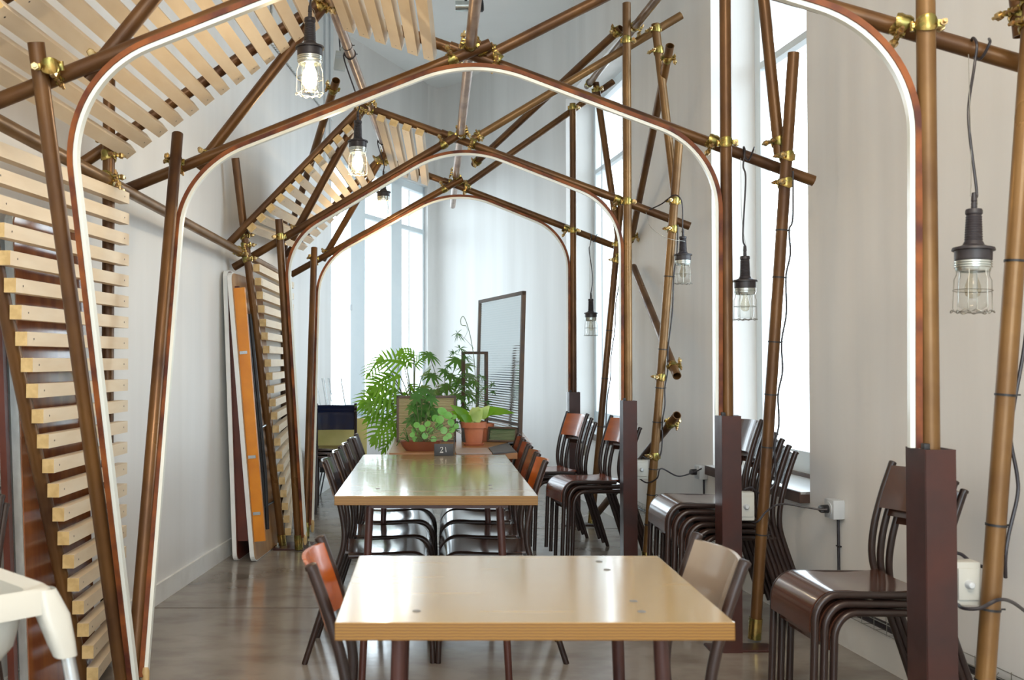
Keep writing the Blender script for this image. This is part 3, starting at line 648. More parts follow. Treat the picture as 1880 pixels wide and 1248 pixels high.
# ------------------------------------------------------------------ caged inspection lamps
def make_lamp(lit):
    t = thing('inspection_lamp', 'x', 'lamp', (0, 0, 0), world=False)      # origin at the collar rim; hangs down
    mb = MB(); pr_ = [(0.0, 0.150), (0.006, 0.150), (0.0075, 0.128), (0.006, 0.126), (0.0075, 0.120), (0.0065, 0.117), (0.0075, 0.112), (0.0062, 0.108)]
    pr_ += [(0.019, 0.106), (0.0205, 0.102), (0.0205, 0.094), (0.0175, 0.090)]
    z = 0.088
    while z > 0.022: pr_ += [(0.0180 + (0.088 - z) * 0.04, z), (0.0196 + (0.088 - z) * 0.04, z - 0.0025)]; z -= 0.0065
    pr_ += [(0.026, 0.012), (0.036, 0.007), (0.050, 0.004), (0.0515, 0.0), (0.0515, -0.003), (0.045, -0.004), (0.0445, -0.028), (0.043, -0.030), (0.0, -0.030)]
    mb.lathe(pr_, seg=28); mb.build('handle', M['blackrubber'], t, ang=35)
    mb = MB(); pr_ = [(0.030, -0.0300), (0.0430, -0.0300)]
    for k in range(3): z = -0.032 - k * 0.0065; pr_ += [(0.0450, z), (0.0450, z - 0.003), (0.0425, z - 0.0045)]
    pr_ += [(0.0415, -0.054), (0.040, -0.058), (0.030, -0.058)]
    mb.lathe(pr_, seg=28, close=True).build('threaded_collar', M['zinc'], t, ang=35)
    mb = MB(); mb.lathe([(0.034, -0.056), (0.0345, -0.072), (0.0355, -0.10), (0.0355, -0.138), (0.033, -0.150), (0.024, -0.157), (0.0, -0.159)], seg=24)
    mb.build('glass_jar', M['jar'], t, ang=60)
    cg = MB(); n = 6
    for k in range(n):
        a = 2 * PI * k / n + 0.25; c, s_ = math.cos(a), math.sin(a)
        cg.path([(c * 0.040, s_ * 0.040, -0.052), (c * 0.040, s_ * 0.040, -0.068), (c * 0.0455, s_ * 0.0455, -0.080), (c * 0.0475, s_ * 0.0475, -0.155), (c * 0.044, s_ * 0.044, -0.164), (c * 0.030, s_ * 0.030, -0.164)], 0.0012, 6)
    for r_, z in ((0.0470, -0.108), (0.030, -0.164)):
        cg.lathe([(r_ - 0.0011, z), (r_, z + 0.0011), (r_ + 0.0011, z), (r_, z - 0.0011)], seg=28, close=True)
    pts = []
    for k in range(73):
        a = 2 * PI * k / 72; r_ = 0.0465 + 0.0045 * math.cos(6 * a + 0.4); pts.append((math.cos(a) * r_, math.sin(a) * r_, -0.163 + 0.003 * math.sin(12 * a)))
    cg.path(pts, 0.0014, 6); cg.build('wire_cage', M['wire'], t, ang=60)
    mb = MB(); mb.lathe([(0.012, -0.052), (0.016, -0.070), (0.024, -0.088), (0.027, -0.108), (0.0245, -0.128), (0.014, -0.142), (0.0, -0.146)] if lit else
                        [(0.009, -0.052), (0.011, -0.072), (0.018, -0.092), (0.0205, -0.106), (0.017, -0.120), (0.008, -0.128), (0.0, -0.129)], seg=20)
    mb.build('bulb', M['glow'] if lit else M['bulb'], t, ang=60)
    mb = MB(); pts = spline([(0.015, 0, 0.104), (0.017, 0, 0.125), (0.011, 0, 0.138), (0.004, 0, 0.135), (0.002, 0, 0.116), (0.006, 0, 0.104)], 6); mb.path(pts, 0.0011, 6)
    mb.build('hook', M['wire'], t)
    return t
lampL, lampU = make_lamp(True), make_lamp(False)
TL, TU = tree_of(lampL), tree_of(lampU); first = {True: True, False: True}
def put_lamp(lit, p, label, cord, group, rz=0.0, lean=0.0, wirepts=None):
    if first[lit]: o = lampL if lit else lampU; first[lit] = False
    else: o = copy_tree(lampL if lit else lampU, None, TL if lit else TU)
    o.location = p; o.rotation_euler = (0, lean, rz); o['label'] = label; o['group'] = group
    Mi = o.matrix_basis.inverted()
    top = o.matrix_basis @ V((0, 0, 0.148))
    pts = [Mi @ V(q) for q in spline([top] + [V(c) for c in cord], 8)]
    mb = MB(); mb.path(pts, 0.0038, 8); mb.build('cord', M['cable'], o)
    if wirepts:
        mb = MB(); mb.path([Mi @ V(q) for q in spline(wirepts, 8)], 0.0011, 6); mb.build('safety_wire', M['wire'], o)
    return o
for px, py, Y, lab in ((569, 88, 3.5, 'nearest and largest lit caged lamp hanging at upper left'), (657, 260, 5.0, 'middle lit caged lamp hanging before the far slatted roof'), (704, 353, 6.97, 'smallest lit caged lamp hanging farthest back')):
    p = P(px, py, Y); tt = (Y - RG0.y) / (RG1.y - RG0.y); rp = lerp(RG0, RG1, tt)
    r_ = 0.0285
    cord = [p + V((0, 0, 0.22)), V((rp.x - r_ + 0.005, rp.y, rp.z - 0.05)), V((rp.x - r_, rp.y, rp.z)), V((rp.x, rp.y, rp.z + r_)), V((rp.x + r_, rp.y + 0.01, rp.z)), V((rp.x, rp.y + 0.012, rp.z - r_)), V((rp.x - r_, rp.y + 0.02, rp.z)), V((rp.x, rp.y + 0.03, rp.z + r_))]
    if Y > 4: cord[0] = p + V((0.003, 0, 0.2))
    put_lamp(True, p, lab, cord, 'lit caged lamps on the left ridge tube')
    l = bpy.data.lights.new('lamp_bulb_light', 'POINT'); l.energy = 5; l.color = (1, 0.74, 0.42); l.shadow_soft_size = 0.02
    lo = bpy.data.objects.new('lamp_bulb_light', l); COL.objects.link(lo); lo.location = p + V((0, 0, -0.20))
def rcord(i, px, up=0.0):
    q = seg_on(P(*FR[i]['KR']) + BACK, FR[i]['XR'] + BACK, px); r_ = 0.0285
    return [V((q.x - 0.012, q.y - r_, q.z - 0.06)), V((q.x - 0.004, q.y - r_, q.z)), V((q.x, q.y, q.z + r_)), V((q.x + 0.01, q.y + r_, q.z)), V((q.x + 0.02, q.y, q.z - r_)), V((q.x + 0.03, q.y - r_, q.z + 0.005)), V((q.x + 0.045, q.y, q.z + r_ - 0.002))], q
c, q = rcord(0, 1792); pA = P(1787, 458, 2.60)
put_lamp(False, pA, 'nearest and largest unlit caged lamp hanging at the far right', [P(1793, 350, 2.61), P(1778, 215, 2.62)] + c, 'unlit caged lamps on the right side of the arches', rz=0.6, lean=0.05,
         wirepts=[pA + V((-0.006, 0, 0.14)), P(1783, 300, 2.61), P(1778, 100, 2.62)])
c, q = rcord(1, 1368); pB = P(1368, 516, 4.23)
put_lamp(False, pB, 'unlit caged lamp partly behind the tall post of the second arch', [P(1364, 430, 4.23), P(1369, 330, 4.23)] + c, 'unlit caged lamps on the right side of the arches', rz=1.6,
         wirepts=[pB + V((0.006, 0, 0.14)), P(1362, 400, 4.23), P(1360, 290, 4.23)])
pC = P(1254, 468, 5.66)
put_lamp(False, pC, 'unlit caged lamp touching the leaning outer pole of the third arch', [P(1253, 420, 5.66), P(1252, 372, 5.66), P(1238, 358, 5.68), P(1215, 374, 5.74), P(1192, 385, 5.78)], 'unlit caged lamps on the right side of the arches', rz=2.1,
         wirepts=[P(1258, 443, 5.64), P(1225, 437, 5.62), P(1195, 417, 5.66), P(1186, 390, 5.74)])
c, q = rcord(3, 1086); pD = P(1085, 575, 7.34)
put_lamp(False, pD, 'smallest unlit caged lamp hanging before the small far window', [P(1088, 510, 7.34), P(1082, 460, 7.35)] + c, 'unlit caged lamps on the right side of the arches', rz=0.9,
         wirepts=[pD + V((-0.006, 0, 0.14)), P(1083, 500, 7.34), P(1084, 437, 7.35)])

# ------------------------------------------------------------------ dining tables
def table(label, x0, x1, y0, y1, legs, bolts, topm, edgem, z=0.75, th=0.032):
    c = V(((x0 + x1) / 2, (y0 + y1) / 2, 0)); t = thing('dining_table', label, 'table', c, 'pale plywood dining tables')
    mb = MB(); mb.box((c.x, c.y, z - th / 2), (x1 - x0, y1 - y0, th), bev=0.0015)
    for f in mb.bm.faces: f.material_index = 0 if abs(f.normal.z) > 0.7 else 1
    mb.bm.normal_update()
    for f in mb.bm.faces: f.material_index = 0 if abs(f.normal.z) > 0.7 else 1
    mb.build('tabletop', [topm, edgem], t, smooth=False)
    for (lx, ly, sx, sy) in legs:
        MB().path([(lx, ly, z - th - 0.02), (lx + sx, ly + sy, 0.0)], 0.0135, 14, rs=[0.0145, 0.0125]).build('leg', M['tableleg'], t)
    mb = MB(); ys = sorted(set(l[1] for l in legs)); xs = sorted(set(l[0] for l in legs))
    for y in ys: mb.beam((xs[0], y, z - th - 0.014), (xs[-1], y, z - th - 0.014), 0.025, 0.025)
    for x in xs: mb.beam((x, ys[0], z - th - 0.014), (x, ys[-1], z - th - 0.014), 0.025, 0.025)
    mb.build('underframe', M['tableleg'], t, smooth=False)
    for (bx, by) in bolts: MB().lathe([(0.0, 0.0012), (0.007, 0.0010), (0.0085, 0.0)], c=(bx, by, z + 0.0002), seg=14).build('bolt_head', M['greyiron'], t)
    return t
def tp(px, py, z=0.75):
    Y = (CZ - z) * F / (py - 662); return P(px, py, Y)[:2]
table('near pale plywood table in the foreground with two chairs', -0.168, 0.536, 1.76, 2.36, [(-0.058, 1.87, -0.02, -0.012), (0.43, 1.87, 0.025, -0.012), (-0.058, 2.322, -0.02, 0.012), (0.43, 2.322, 0.025, 0.012)],
      [tp(1100, 1029), tp(1115, 1044), tp(1163, 1101), tp(1178, 1120), tp(765, 1119)], M['tabletop'], M['tableedge'])
table('long pale plywood table in the middle with four chairs on each side', -0.327, 0.367, 3.40, 4.89, [(-0.213, 3.52, -0.03, -0.02), (0.245, 3.52, 0.035, -0.02), (-0.213, 4.752, -0.03, 0.0), (0.262, 4.752, 0.035, 0.0)],
      [tp(900, 890), tp(901, 896), tp(884, 840), tp(735, 842), tp(694, 896)], M['tabletop'], M['tableedge'])
t = thing('plant_table', 'brown desk carrying the potted plants behind the long table', 'table', (0.18, 5.7, 0))
mb = MB(); mb.prism([(-0.205, 4.98), (0.435, 4.98), (0.435, 5.52), (0.56, 5.54), (0.575, 5.86), (0.60, 6.60), (-0.205, 6.60)], 0.72, 0.75); mb.build('tabletop', M['tabletop3'], t, smooth=False)
for lx, ly in ((-0.17, 6.37), (0.55, 6.37), (-0.17, 5.9), (0.52, 5.9)): MB().box((lx, ly, 0.36), (0.035, 0.035, 0.72)).build('leg', M['tableleg'], t, smooth=False)
MB().box((-0.212, 5.7, 0.70), (0.012, 1.44, 0.10)).build('side_panel', M['whiteplastic'], t, smooth=False)
o = MB(); q = [tp(897, 823), tp(962, 807), (0.552, 5.56), (0.43, 5.54), (0.43, 5.0), tp(905, 833)]; o.prism(q[::-1], 0.7502, 0.756)
tag(o.build('desk_mat', M['felt'], smooth=False), 'dark grey mat at the right end of the plant desk', 'mat')
o = MB(); q = [tp(835, 828), tp(838, 833), tp(903, 833), tp(893, 823), tp(836, 823)]; o.prism([q[0], q[1], q[2], q[3], q[4]], 0.7502, 0.7545)
tag(o.build('desk_mat', M['paleslab'], smooth=False), 'pinkish grey mat in front of the terracotta pot', 'mat')

# ------------------------------------------------------------------ chairs
HW = 0.157
def make_chair():
    t = thing('school_chair', 'x', 'chair', (0, 0, 0), world=False); r = 0.0118
    for s_ in (-1, 1):
        y = s_ * HW
        fl = [V((0.218, y, 0.0)), V((0.206, y, 0.34))] + [V((0.136 + 0.07 * math.cos(a), y, 0.352 + 0.082 * math.sin(a))) for a in [k * PI / 2 / 8 for k in range(9)]] + [V((-0.12, y, 0.428))]
        MB().path(fl, r, 12).build('leg', M['chairmetal'], t)
        rl = spline([V((-0.295, y, 0.0)), V((-0.236, y, 0.18)), V((-0.163, y, 0.39)), V((-0.138, y, 0.49)), V((-0.146, y, 0.59)), V((-0.175, y, 0.70)), V((-0.212, y, 0.805))], 6)
        o = MB().path(rl, r, 12).build('leg', M['chairmetal'], t)
        MB().path([V((-0.212, y, 0.800)), V((-0.2145, y, 0.808)), V((-0.2155, y, 0.8105))], r, 12, rs=[r * 1.08, r * 1.08, r * 0.7]).build('end_cap', M['chairmetal'], o)
    mb = MB()
    for x, z in ((0.10, 0.428), (-0.145, 0.428)): MB().path([(x, -HW, z), (x, HW, z)], 0.007, 10).build('crossbar', M['chairmetal'], t)
    prof = [(-0.150, 0.446), (-0.10, 0.441), (-0.03, 0.438), (0.04, 0.440), (0.10, 0.445)] + [(0.136 + 0.083 * math.cos(a), 0.352 + 0.093 * math.sin(a)) for a in [PI / 2 - k * PI / 2 / 8 for k in range(0, 9)]] + [(0.220, 0.318)]
    rows = [[(x, yy * (HW - 0.011), z - 0.006 * (1 - yy * yy) * (1 if x < 0.1 else 0)) for yy in (-1, -0.75, -0.5, -0.25, 0, 0.25, 0.5, 0.75, 1)] for x, z in prof]
    def so(i, j):
        x, z = prof[i]
        return (-0.008, 0, 0) if i >= len(prof) - 2 else ((-0.004, 0, -0.007) if i > 8 else (0, 0, -0.008))
    MB().sheet(rows, so).build('seat', M['seat'], t, ang=50)
    rows = []
    def bx(z): return -0.146 - (z - 0.59) * 0.30 - max(0, z - 0.7) * 0.05
    for k in range(9):
        z = 0.655 + 0.142 * k / 8; row = []
        for j in range(13):
            u = -1 + 2 * j / 12; row.append((bx(z) + 0.013 - 0.034 * (1 - u * u), u * HW, z + 0.004 * (1 - abs(u))))
        rows.append(row)
    MB().sheet(rows, lambda i, j: (-0.008, 0, 0)).build('backrest', M['seat'], t, ang=50)
    return t
chair0 = make_chair(); CT = tree_of(chair0); cfirst = [True]
def put_chair(x, y, z, rz, label, group, back=None, seat=None):
    if cfirst[0]: o = chair0; cfirst[0] = False
    else: o = copy_tree(chair0, None, CT)
    o.location = (x, y, z); o.rotation_euler = (0, 0, rz); o['label'] = label; o['group'] = group
    for ch in kids(o):
        if ch.name.startswith('backrest') and not back: obj_mat(ch, M['seat'])
        if ch.name.startswith('backrest') and back: obj_mat(ch, M[back]); ch['label'] = {'seatorange': 'orange-brown plywood backrest', 'seatred': 'red-brown plywood backrest', 'seatnight': 'blue-black backrest', 'seatsheen': 'pale tan backrest', 'seatslate': 'slate-black backrest'}[back]
        if ch.name.startswith('seat') and seat: obj_mat(ch, M[seat])
    return o
put_chair(-0.030, 2.135, 0, math.radians(3), 'chair with an orange backrest at the left of the near table', 'chairs at the near table', 'seatorange')
put_chair(0.412, 2.155, 0, PI + math.radians(2), 'chair with a backrest painted with a pale reflection at the right of the near table', 'chairs at the near table', 'seatsheen')
ordw = ['nearest', 'second', 'third', 'farthest']
ys = [4.165, 4.548, 4.965, 5.325]
for k, y in enumerate(ys):
    put_chair(-0.213 + 0.008 * k, y, 0, math.radians(2), '%s of the four dark chairs on the left side of the long table' % ordw[k], 'chairs at the long table', 'seatslate')
    put_chair(0.252 + 0.006 * k, y, 0, PI - math.radians(1), '%s of the four red-backed chairs on the right side of the long table' % ordw[k], 'chairs at the long table', 'seatorange' if k in (0,) else 'seatred')
def stack(n, x, y, rz, where, group, step=0.028, fstep=0.030, backs=None, seats=None):
    """top chair's place is (x, y); every lower chair sits further back and lower"""
    names = {3: ['bottom', 'middle', 'top'], 6: ['lowest', 'second from the bottom', 'third from the bottom', 'third from the top', 'second from the top', 'topmost'],
             8: ['lowest', 'second from the bottom', 'third from the bottom', 'fourth from the bottom', 'fourth from the top', 'third from the top', 'second from the top', 'topmost']}[n]
    f = V((math.cos(rz), math.sin(rz), 0))
    for k in range(n):
        p = V((x, y, 0)) - f * (fstep * (n - 1 - k))
        put_chair(p.x, p.y, step * k, rz, '%s chair of the stack %s' % (names[k], where), group, (backs or {}).get(k), (seats or {}).get(k))
stack(3, 1.378, 3.245, PI + 0.06, 'behind the nearest oxblood post', 'chairs stacked by the nearest right post')
stack(6, 1.248, 4.555, PI + 0.025, 'of six at the right-hand window', 'chairs stacked under the right-hand window')
stack(3, 0.962, 6.09, PI + 0.19, 'with an orange back behind the third post', 'chairs stacked behind the third right post', backs={2: 'seatorange'}, seats={2: 'seatred'})
stack(3, 0.773, 6.57, PI + 0.28, 'nearest the far wall at right', 'chairs stacked by the farthest right post', backs={2: 'seatorange'}, seats={2: 'seatred'})
stack(3, -0.775, 8.23, PI / 2 + 0.08, 'with a blue-black back at far left', 'dark chairs stacked at far left', backs={0: 'seatnight', 1: 'seatnight', 2: 'seatnight'})
stack(8, -1.35, 2.38, -PI / 2, 'at the left edge', 'dark chairs stacked at the left edge')

# ------------------------------------------------------------------ far left: ply shell seats with thin legs
t = thing('shell_stool', 'yellow plywood shell seat standing on thin black legs at far left', 'stool', (-0.78, 8.66, 0), world=False)
MB().box((0.0, 0.0, 0.50), (0.46, 0.02, 0.42), rot=Matrix.Rotation(-0.12, 3, 'X'), bev=0.008).build('backrest', M['yellowply'], t)
MB().box((0.0, 0.16, 0.30), (0.44, 0.34, 0.018), bev=0.006).build('seat', M['yellowply'], t)
for sx, sy in ((-0.19, 0.02), (0.19, 0.02), (-0.19, 0.30), (0.19, 0.30)):
    o = MB().path([(sx * 0.8, sy, 0.29), (sx * 1.1, sy + (sy - 0.16) * 0.2, 0.0)], 0.006, 8).build('leg', M['black'], t)
    MB().box((sx * 0.82, sy, 0.265), (0.05, 0.03, 0.05), bev=0.004).build('leg_block', M['black'], o)
for k, (x, y, rz, lab) in enumerate(((-0.80, 8.60, 0.1, 'upturned thin-legged stool directly behind the blue-black chair back'), (-0.93, 8.60, -0.1, 'upturned thin-legged stool nearer the left wall, partly behind the arch poles'))):
    t = thing('upturned_stool', lab, 'stool', (x, y, 0.72), 'upturned stools at far left', world=False, rz=rz)
    MB().box((0, 0, 0.0), (0.20, 0.20, 0.016), bev=0.005).build('seat', M['yellowply'], t)
    for a, b in ((-0.08, -0.06), (0.08, -0.06), (-0.02, 0.08), (0.085, 0.08)):
        o = MB().path([(a, b, 0.008), (a - 0.055, b, 0.34)], 0.0035, 8).build('leg', M['chrome'], t)
        MB().path([(a, b, 0.008), (a - 0.008, b, 0.055)], 0.010, 10).build('ferrule', M['black'], o)

# ------------------------------------------------------------------ tables leaning on the left wall
def leaning(label, foot, topx, y0, y1, h, edgem, facem, railm, railw, name='folded_table', th=0.026, rail=True, extra=None, cut=False):
    t = thing(name, label, 'table', foot); foot = V(foot); top = V((topx, foot.y, h)); d = (top - foot).normalized(); lv = V((0.0867, 0.9962, 0)); n = lv.cross(d).normalized()   # n points into the room
    def q(u, v, w_): return foot + d * u + lv * (v - foot.y) + n * w_
    L = (top - foot).length; rc = 0.05
    def slab(mb, u0, u1, v0, v1, w0, w1, r=0.0):
        pts = []
        for (cu, cv, a0) in ((u1 - r, v1 - r, 0), (u0 + r, v1 - r, 1), (u0 + r, v0 + r, 2), (u1 - r, v0 + r, 3)):
            for k in range(6 if r else 1): a = (a0 + (k / 5 if r else 0)) * PI / 2; pts.append((cu + r * math.cos(a), cv + r * math.sin(a)))
        A_ = [mb.bm.verts.new(q(u, v, w0)) for u, v in pts]; B_ = [mb.bm.verts.new(q(u, v, w1)) for u, v in pts]
        mb.face(A_[::-1]); mb.face(B_)
        for k in range(len(pts)): j = (k + 1) % len(pts); mb.face([A_[k], A_[j], B_[j], B_[k]])
    mb = MB(); slab(mb, 0, L, y0, y1, 0, th, rc); mb.build('edge_band', edgem, t, smooth=False)
    mb = MB(); slab(mb, 0.006, L - 0.006, y0 + 0.006, y1 - 0.006, th - 0.002, th + 0.004, rc); mb.build('tabletop', facem, t, smooth=False)
    if rail:
        mb = MB(); slab(mb, 0.12, L - 0.10, y0 + 0.02, y0 + 0.045, th + 0.002, th + railw); mb.build('apron', railm, t, smooth=False)
        for u in (0.28, 0.62, 1.25)[:3]:
            if railm is M['orangewood']:
                mb = MB(); slab(mb, u, u + 0.018, y0 + 0.012, y0 + 0.05, th + 0.01, th + railw * 0.8); mb.build('catch', M['chrome'], t, smooth=False)
        for v in (y0 + 0.13, y0 + 0.22):
            MB().path([q(0.16, v, th + 0.035), q(0.5, v + 0.02, th + 0.045), q(L - 0.25, v - 0.01, th + 0.04)], 0.013, 10).build('folded_leg', M['black'], t)
        MB().path([q(0.30, y0 + 0.13, th + 0.03), q(0.30, y1 - 0.1, th + 0.03)], 0.008, 8).build('stretcher', M['black'], t)
        MB().path([q(0.78, y0 + 0.20, th + 0.03), q(0.80, y0 + 0.34, th + 0.05)], 0.008, 8).build('lever', M['chrome'], t)
    return t
leaning('folded table with a white edge and dark red-brown rail leaning on the left wall', (-1.190, 6.02, 0.0), -1.258, 6.02, 6.72, 1.76, M['trim'], M['darkwood'], M['darkwood'], 0.065)
leaning('folded table with an orange rail leaning beside the far slatted screen', (-1.078, 5.99, 0.0), -1.228, 5.99, 6.70, 1.745, M['trim'], M['plywood'], M['orangewood'], 0.070)
t = leaning('large glossy brown tabletop with a metal edge leaning behind the near slatted screen', (-1.395, 3.42, 0.0), -1.470, 3.42, 3.96, 1.73, M['alu'], M['lam_brown'], None, 0, name='leaning_tabletop', rail=False, th=0.028)
MB().box((-1.445, 3.40, 0.80), (0.022, 0.03, 1.5), rot=Matrix.Rotation(-0.045, 3, 'Y')).build('backing_batten', M['darkwood'], t, smooth=False)

# ------------------------------------------------------------------ high chair
t = thing('high_chair', 'white plastic high chair with silver legs at the lower left corner', 'high chair', (-0.952, 1.80, 0), world=False, rz=0.80)
def hp(px, py, Y): return P(px, py, Y) - V((-0.83, 1.62, 0))
# tray rim skirt: wide frame with rounded corners and flared skirt
def rr(cx, cy, hx, hy, r, z, n=6):
    out = []
    for (sx, sy, a0) in ((1, 1, 0), (-1, 1, 1), (-1, -1, 2), (1, -1, 3)):
        for k in range(n): a = (a0 + k / (n - 1)) * PI / 2; out.append(V((cx + sx * (hx - r) + r * math.cos(a), cy + sy * (hy - r) + r * math.sin(a), z)))
    return out
def loft(mb, rings, close=False):
    R = [[mb.bm.verts.new(p) for p in r] for r in rings]
    for a, b in zip(R, R[1:]):
        n = len(a)
        for k in range(n): mb.face([a[k], a[(k + 1) % n], b[(k + 1) % n], b[k]])
    if close: mb.face(R[-1])
    return R
zt = 0.802
mb = MB(); loft(mb, [rr(0, 0, 0.170, 0.160, 0.05, zt - 0.01), rr(0, 0, 0.195, 0.185, 0.04, zt), rr(0, 0, 0.202, 0.192, 0.04, zt - 0.006), rr(0, 0, 0.208, 0.198, 0.04, zt - 0.045)])
mb.build('rim', M['whiteplastic'], t, ang=50)
mb = MB(); loft(mb, [rr(0, 0.0, 0.170, 0.160, 0.05, zt - 0.01), rr(0, 0, 0.172, 0.165, 0.06, zt - 0.045), rr(0, 0, 0.165, 0.158, 0.08, zt - 0.11), rr(0, 0, 0.140, 0.135, 0.09, zt - 0.155), rr(0, 0, 0.08, 0.08, 0.06, zt - 0.175)], True)
mb.build('seat_shell', M['whiteplastic'], t, ang=60)
for sx in (-1, 1):
    for sy in (-1, 1):
        mb = MB(); c0 = V((sx * 0.184, sy * 0.174, 0)); R_ = []
        for z, w_ in ((zt - 0.004, 0.018), (zt - 0.05, 0.026), (zt - 0.10, 0.022), (zt - 0.125, 0.019)):
            off = (zt - z) * 0.22
            R_.append(rr(c0.x + sx * off, c0.y + sy * off, w_, w_, 0.014, z, 4))
        loft(mb, R_, True); mb.build('leg_socket', M['whiteplastic'], t, ang=50)
        MB().path([c0 + V((sx * 0.03, sy * 0.03, zt - 0.12)), V((sx * 0.31, sy * 0.30, 0.0))], 0.0125, 14).build('leg', M['chrome'], t)

# ------------------------------------------------------------------ number card
t = thing('number_card', 'small black card reading 21 on the far edge of the long table', 'sign', (P(815, 838, 4.83).x, 4.83, 0.75), world=False)
MB().box((0, 0, 0.029), (0.094, 0.006, 0.058), bev=0.0008).build('card', M['black'], t)
mb = MB()
def stroke(pts, r=0.0011): mb.path([(x, -0.0036, z) for x, z in pts], r, 6)
stroke([(x, z) for x, z in [(-0.017, 0.037), (-0.0145, 0.0415), (-0.009, 0.0425), (-0.0055, 0.039), (-0.006, 0.034), (-0.011, 0.027), (-0.0175, 0.0195), (-0.004, 0.0195)]])
stroke([(0.0085, 0.0425), (0.0105, 0.018)]); stroke([(-0.020, 0.0155), (-0.003, 0.0155)])
mb.build('lettering', M['chalk'], t)
MB().box((0.051, 0.03, 0.046), (0.003, 0.05, 0.092)).build('holder', M['black'], t, smooth=False)

# ------------------------------------------------------------------ framed glass panels on the plant desk
def framed(label, a, b, z0, z1, lean, glass, framem, fw=0.02, mullz=None, name='framed_glass_panel', th=0.022):
    a, b = V((*a, z0)), V((*b, z0)); d = (b - a).normalized(); n = V((-d.y, d.x, 0)); h = z1 - z0
    upv = (V((0, 0, 1)) + n * lean).normalized()
    t = thing(name, label, 'glass panel', (a + b) / 2)
    W = (b - a).length
    def q(u, v): return a + d * u + upv * v
    mb = MB(); mb.beam(q(fw / 2, 0), q(fw / 2, h), th, fw, up=d); mb.beam(q(W - fw / 2, 0), q(W - fw / 2, h), th, fw, up=d)
    mb.beam(q(0, fw / 2), q(W, fw / 2), th, fw, up=upv); mb.beam(q(0, h - fw / 2), q(W, h - fw / 2), th, fw, up=upv)
    mb.build('frame', framem, t, smooth=False)
    if mullz: MB().beam(q(fw, mullz), q(W - fw, mullz), th * 0.8, 0.014, up=upv).build('glazing_bar', framem, t, smooth=False)
    MB().beam(q(fw * 0.9, h / 2), q(W - fw * 0.9, h / 2), 0.005, h - fw * 1.8, up=upv).build('glass', glass, t, smooth=False)
    return t
Zd = 0.7505
framed('tall framed ribbed glass leaning on the plant desk, reflecting the plants', (0.300, 6.50), (0.507, 5.62), Zd, 1.605, 0.03, M['ribbed'], M['ironframe'], 0.021, mullz=0.10)
framed('framed amber glass panel upright behind the bowl planter', (-0.190, 5.62), (0.145, 5.66), Zd, Zd + 0.262, 0.0, M['wirednet'], M['ironframe'], 0.012)
framed('narrow dark framed glass upright between the fern and the tall ribbed glass', (0.19, 5.96), (0.345, 6.02), Zd, 1.265, 0.0, M['jar'], M['ironframe'], 0.016)
framed('low dark framed glass lying along the foot of the tall ribbed glass', (0.325, 5.66), (0.485, 5.60), Zd, Zd + 0.085, 0.25, M['darkglass'], M['ironframe'], 0.010)

# ------------------------------------------------------------------ plants
def lobed_leaf(mb, base, d, n, L, W, pairs=7, droop=0.25):
    d = d.normalized(); n = (n - d * n.dot(d)).normalized(); s_ = d.cross(n); kw = random.uniform(0.75, 1.25)
    def rib(t): return base + d * (L * t) - V((0, 0, 1)) * (droop * L * t * t)
    wsp = 0.075 * W
    prevl = None
    for k in range(pairs * 2):      # spine web
        t0, t1 = k / (pairs * 2), (k + 1) / (pairs * 2)
        a0, a1 = rib(t0), rib(t1); w0 = wsp * (1.15 - t0 * 0.7) * 1.5; w1 = wsp * (1.15 - t1 * 0.7) * 1.5
        mb.grid([[a0 - s_ * w0, a0, a0 + s_ * w0], [a1 - s_ * w1, a1, a1 + s_ * w1]])
    for k in range(pairs):
        t = (k + 0.35) / pairs; c = rib(t); f = math.sin(PI * min(1, 0.22 + t * 0.72)) ** 0.7
        ln = W * f * random.uniform(0.9, 1.1); wd = L / pairs * 0.25 * kw * random.uniform(0.85, 1.15)
        fw = 0.25 + 0.75 * t
        for sg in (-1, 1):
            dirv = (s_ * sg + d * fw).normalized(); ax = dirv.cross(n).normalized(); rows = []
            for j in range(6):
                u = j / 5; p = c + dirv * (ln * u) + d * (0.16 * ln * u * u) - V((0, 0, 1)) * (0.22 * ln * u * u)
                ww = wd * (0.55 + 0.65 * math.sin(PI * min(u * 1.05, 1)) ** 0.8) * (1 - u ** 4) + 0.0004
                rows.append([p - ax * ww, p + n * (0.10 * ww), p + ax * ww])
            mb.grid(rows)
    c = rib(0.93); rows = []
    for j in range(6):
        u = j / 5; p = c + d * (0.32 * L * u) - V((0, 0, 1)) * (droop * 0.5 * L * u * u); ww = L / pairs * 0.5 * (0.7 + 0.5 * math.sin(PI * u)) * (1 - u ** 3) + 0.0004
        rows.append([p - s_ * ww, p + n * 0.1 * ww, p + s_ * ww])
    mb.grid(rows)
def simple_leaf(mb, base, d, n, L, W, droop=0.2, tip=1.6, seg=7, fold=0.12):
    d = d.normalized(); n = (n - d * n.dot(d)).normalized(); s_ = d.cross(n); rows = []
    for j in range(seg + 1):
        u = j / seg; p = base + d * (L * u) - V((0, 0, 1)) * (droop * L * u * u); ww = W * (math.sin(PI * u ** (1 / tip)) ** 0.85 if 0 < u < 1 else 0) + 0.0004
        rows.append([p - s_ * ww + n * fold * ww, p, p + s_ * ww + n * fold * ww])
    mb.grid(rows)
def palm(mb, c, d, L, W, k=8, droop=0.35, spread=2 * PI):
    x, y = frame_of(d)
    for i in range(k):
        a = spread * i / k + random.uniform(-0.1, 0.1); v = (x * math.cos(a) + y * math.sin(a) + d * 0.15).normalized()
        simple_leaf(mb, c, v, d, L * random.uniform(0.85, 1.1), W, droop, 1.2, 5)
